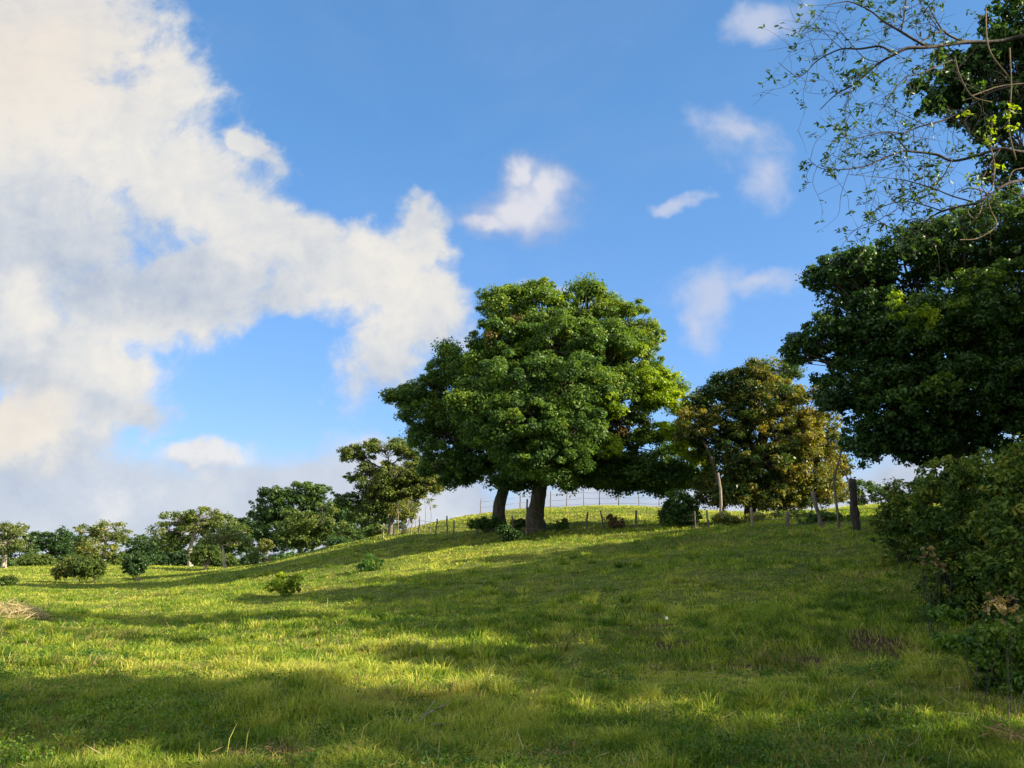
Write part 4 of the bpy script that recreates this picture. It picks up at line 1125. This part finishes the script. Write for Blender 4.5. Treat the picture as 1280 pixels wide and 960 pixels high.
# ------------------------------------------------------------------ trees outside the frame at the right (they shade the slope)
def side_tree(label, x, y, h0, h1, rad, seed, cover=1.1, mat='dark', per=55, ls=.2, cr=.55):
    rng = np.random.RandomState(seed)
    z = hz(x, y); bl = []
    n = 9
    for k in range(n):
        a = k / n * 2 * PI * 2.4; rr = rad * (.62 if k else 0) * rng.uniform(.7, 1.1)
        zz = z + h0 + (h1 - h0) * (.25 + .55 * ((k * .618) % 1))
        bl.append((np.array([x + rr * math.cos(a), y + rr * math.sin(a), zz]), (rad * .5, rad * .5, (h1 - h0) * .27), .4))
    b = np.array([x, y, z])
    return tree(label, 'tree', None, y, [(x + .1, y, z + h0 * .5), (x - .1, y + .1, z + h0), (x, y, z + (h0 + h1) / 2)], .3, .2, bl, mat, ls, cr, cover, per, group='trees outside the photo at the right that shade the slope', seed=seed,
                world_blobs=True, base=b, sub=.2, limb_r=.09)


def row_tree(label, x0, sv, reach, h0, rad, seed, cover=1.6, per=55):
    # stands at x0 on the strip sv (distance across the sunlight); its top throws shade as far left as x = reach
    y = (sv - math.sin(SUN_AZ_BACK) * x0) / math.cos(SUN_AZ_BACK)
    h1 = (x0 - reach) / math.cos(SUN_AZ_BACK) * math.tan(SUN_EL) - hz(x0, y)
    side_tree(label, x0, y, h0, h1, rad, seed, cover, per=per)


row_tree('broad airy tree nearest the camera side, right of the photo', 15.5, 2.6, -15, 2.6, 3.2, 141, .33, 34)
row_tree('narrow tall tree right of the photo, next to the broad airy one', 14.0, 7.1, -15, 1.5, 1.3, 145)
row_tree('lowest tree right of the photo, in front of the sparse twiggy tree', 15.5, 10.3, -0.6, .2, 1.7, 149)
row_tree('low tree right of the photo beside the sparse twiggy tree', 19.0, 12.6, -2.4, .3, 2.4, 142)
row_tree('tree right of the photo, behind the sparse twiggy tree', 20.5, 16.2, -5.0, .3, 2.8, 146)
row_tree('tree right of the photo beside the large dark tree', 22.5, 20.8, -6.0, .3, 3.0, 143)
row_tree('tree right of the photo behind the large dark tree', 24.0, 25.2, -8.0, .3, 2.8, 147)
row_tree('tree right of the photo on the upper slope', 26.0, 29.6, -5, .3, 3.0, 148)
row_tree('tree right of the photo on the crest', 28, 34, -1, .3, 3.0, 144)

# ------------------------------------------------------------------ small things lying in the grass
def dead_branch(label, px, Y, spec, seed):
    rng = np.random.RandomState(seed); base = ground_at(px, Y)
    T = Tubes()
    for a, l, el in spec:
        d = np.array([math.cos(a), math.sin(a), el]); s0 = base + np.array([rng.normal() * .05, rng.normal() * .03, .03])
        p = curve([s0, s0 + d * l * .5 + np.array([0, 0, .03]), s0 + d * l], 5)
        T.add(p, np.linspace(.011, .004, len(p)), 5)
        T.add(curve([p[4], p[4] + np.array([d[1], -d[0], .4]) * l * .3], 3), .004, 4)
    return link('dead_branch', T.mesh('dead_branch', base), M['palewood'], None, base, label, 'dead branch')


dead_branch('bleached forked dead branch lying in the foreground grass', 515, 7.9, [(.5, .42, .5), (1.1, .32, .7), (2.6, .28, .3), (.2, .3, .2), (3.4, .2, .3)], 151)


def litter(label, px, Y, r, n, seed, mat='tan', ls=.05, name='dead_leaves', cat='dead leaves', aspect=.45, dome=0):
    rng = np.random.RandomState(seed); base = ground_at(px, Y)
    a = rng.rand(n) * 2 * PI; rr = np.sqrt(rng.rand(n)) * r
    x = base[0] + rr * np.cos(a) * 1.4; y = base[1] + rr * np.sin(a)
    p = np.stack([x, y, height(x, y) + rng.uniform(.01, .12, n) + dome * (1 - (rr / r) ** 2) * rng.rand(n)], 1)
    nn = rng.normal(size=(n, 3)) * .5 + np.array([0, -.3, .7]); ax = rng.normal(size=(n, 3)); ax[:, 2] = np.abs(ax[:, 2]) * .5
    ln = ls * rng.uniform(.5, 1.4, n)
    v, q, k = leaves(p, nn, ax, ln, ln * aspect, True)
    return link(name, mesh_np(name, v - base, q, None, {'tint': ('FACE', np.repeat(rng.rand(n) * .7, 2))}), M[mat], None, base, label, cat)


litter('brown tangle of withered stalks at the bottom of the photo, left of centre', 335, 6.9, .32, 190, 161, 'tan', .09, 'dead_weeds', 'dead weeds', .10)
litter('small pile of orange brown dead leaves at the bottom edge, near the middle', 700, 6.8, .12, 22, 162, 'tan', .07)
litter('patch of dried reddish weeds on the shaded slope near the white flower', 822, 13.2, .45, 200, 163, 'tan', .09, 'dead_weeds', 'dead weeds', .12)
litter('patch of dried brown weeds below the white flower', 850, 11.3, .4, 160, 164, 'tan', .08, 'dead_weeds', 'dead weeds', .12)
litter('heap of straw coloured dry grass at the left edge', 14, 20, .62, 700, 165, 'straw', .34, 'dry_grass_heap', 'dry grass', .035, .22)
litter('dry bleached grass clump in the bottom right corner', 1262, 6.9, .12, 60, 166, 'tan', .16, 'dry_grass_clump', 'dry grass', .06, .16)


def flower():
    base = ground_at(833, 14.0)
    o = thing('flower', 'single tiny white flower on the shaded slope', 'flower', base)
    m = bpy.data.materials.new('white_petals'); m.use_nodes = True
    p = m.node_tree.nodes['Principled BSDF']; p.inputs['Base Color'].default_value = (.8, .8, .78, 1); p.inputs['Roughness'].default_value = .7
    T = Tubes(); T.add(curve([base, base + np.array([.01, 0, .16])], 4), .004, 5)
    link('stalk', T.mesh('stalk', base), M['weed_stem'], o)
    a = np.arange(6) / 6 * 2 * PI; c_ = base + np.array([.01, -.01, .18])
    ax = np.stack([np.cos(a), -.5 * np.ones(6), np.sin(a)], 1); ln = np.full(6, .034)
    v, q, k = leaves(c_ + unit(ax) * .017, np.tile([0, -1, .4], (6, 1)) + 0 * ax, ax, ln, ln * .7, True)
    link('petals', mesh_np('petals', v - base, q), m, o)


flower()


def stone(label, px, Y, r, seed):
    import bmesh
    rng = np.random.RandomState(seed); base = ground_at(px, Y)
    bm = bmesh.new(); bmesh.ops.create_icosphere(bm, subdivisions=3, radius=r)
    for v in bm.verts:
        n = 1 + .25 * math.sin(v.co.x * 40 + seed) * math.cos(v.co.y * 33) + rng.normal() * .03
        v.co = Vector((v.co.x * n * 1.3, v.co.y * n, v.co.z * n * .7 + r * .4))
    me = bpy.data.meshes.new('stone'); bm.to_mesh(me); bm.free()
    link('stone', me, M['palewood'], None, base, label, 'stone')


stone('small pale stone in the grass near the left edge', 24, 9.9, .05, 171)
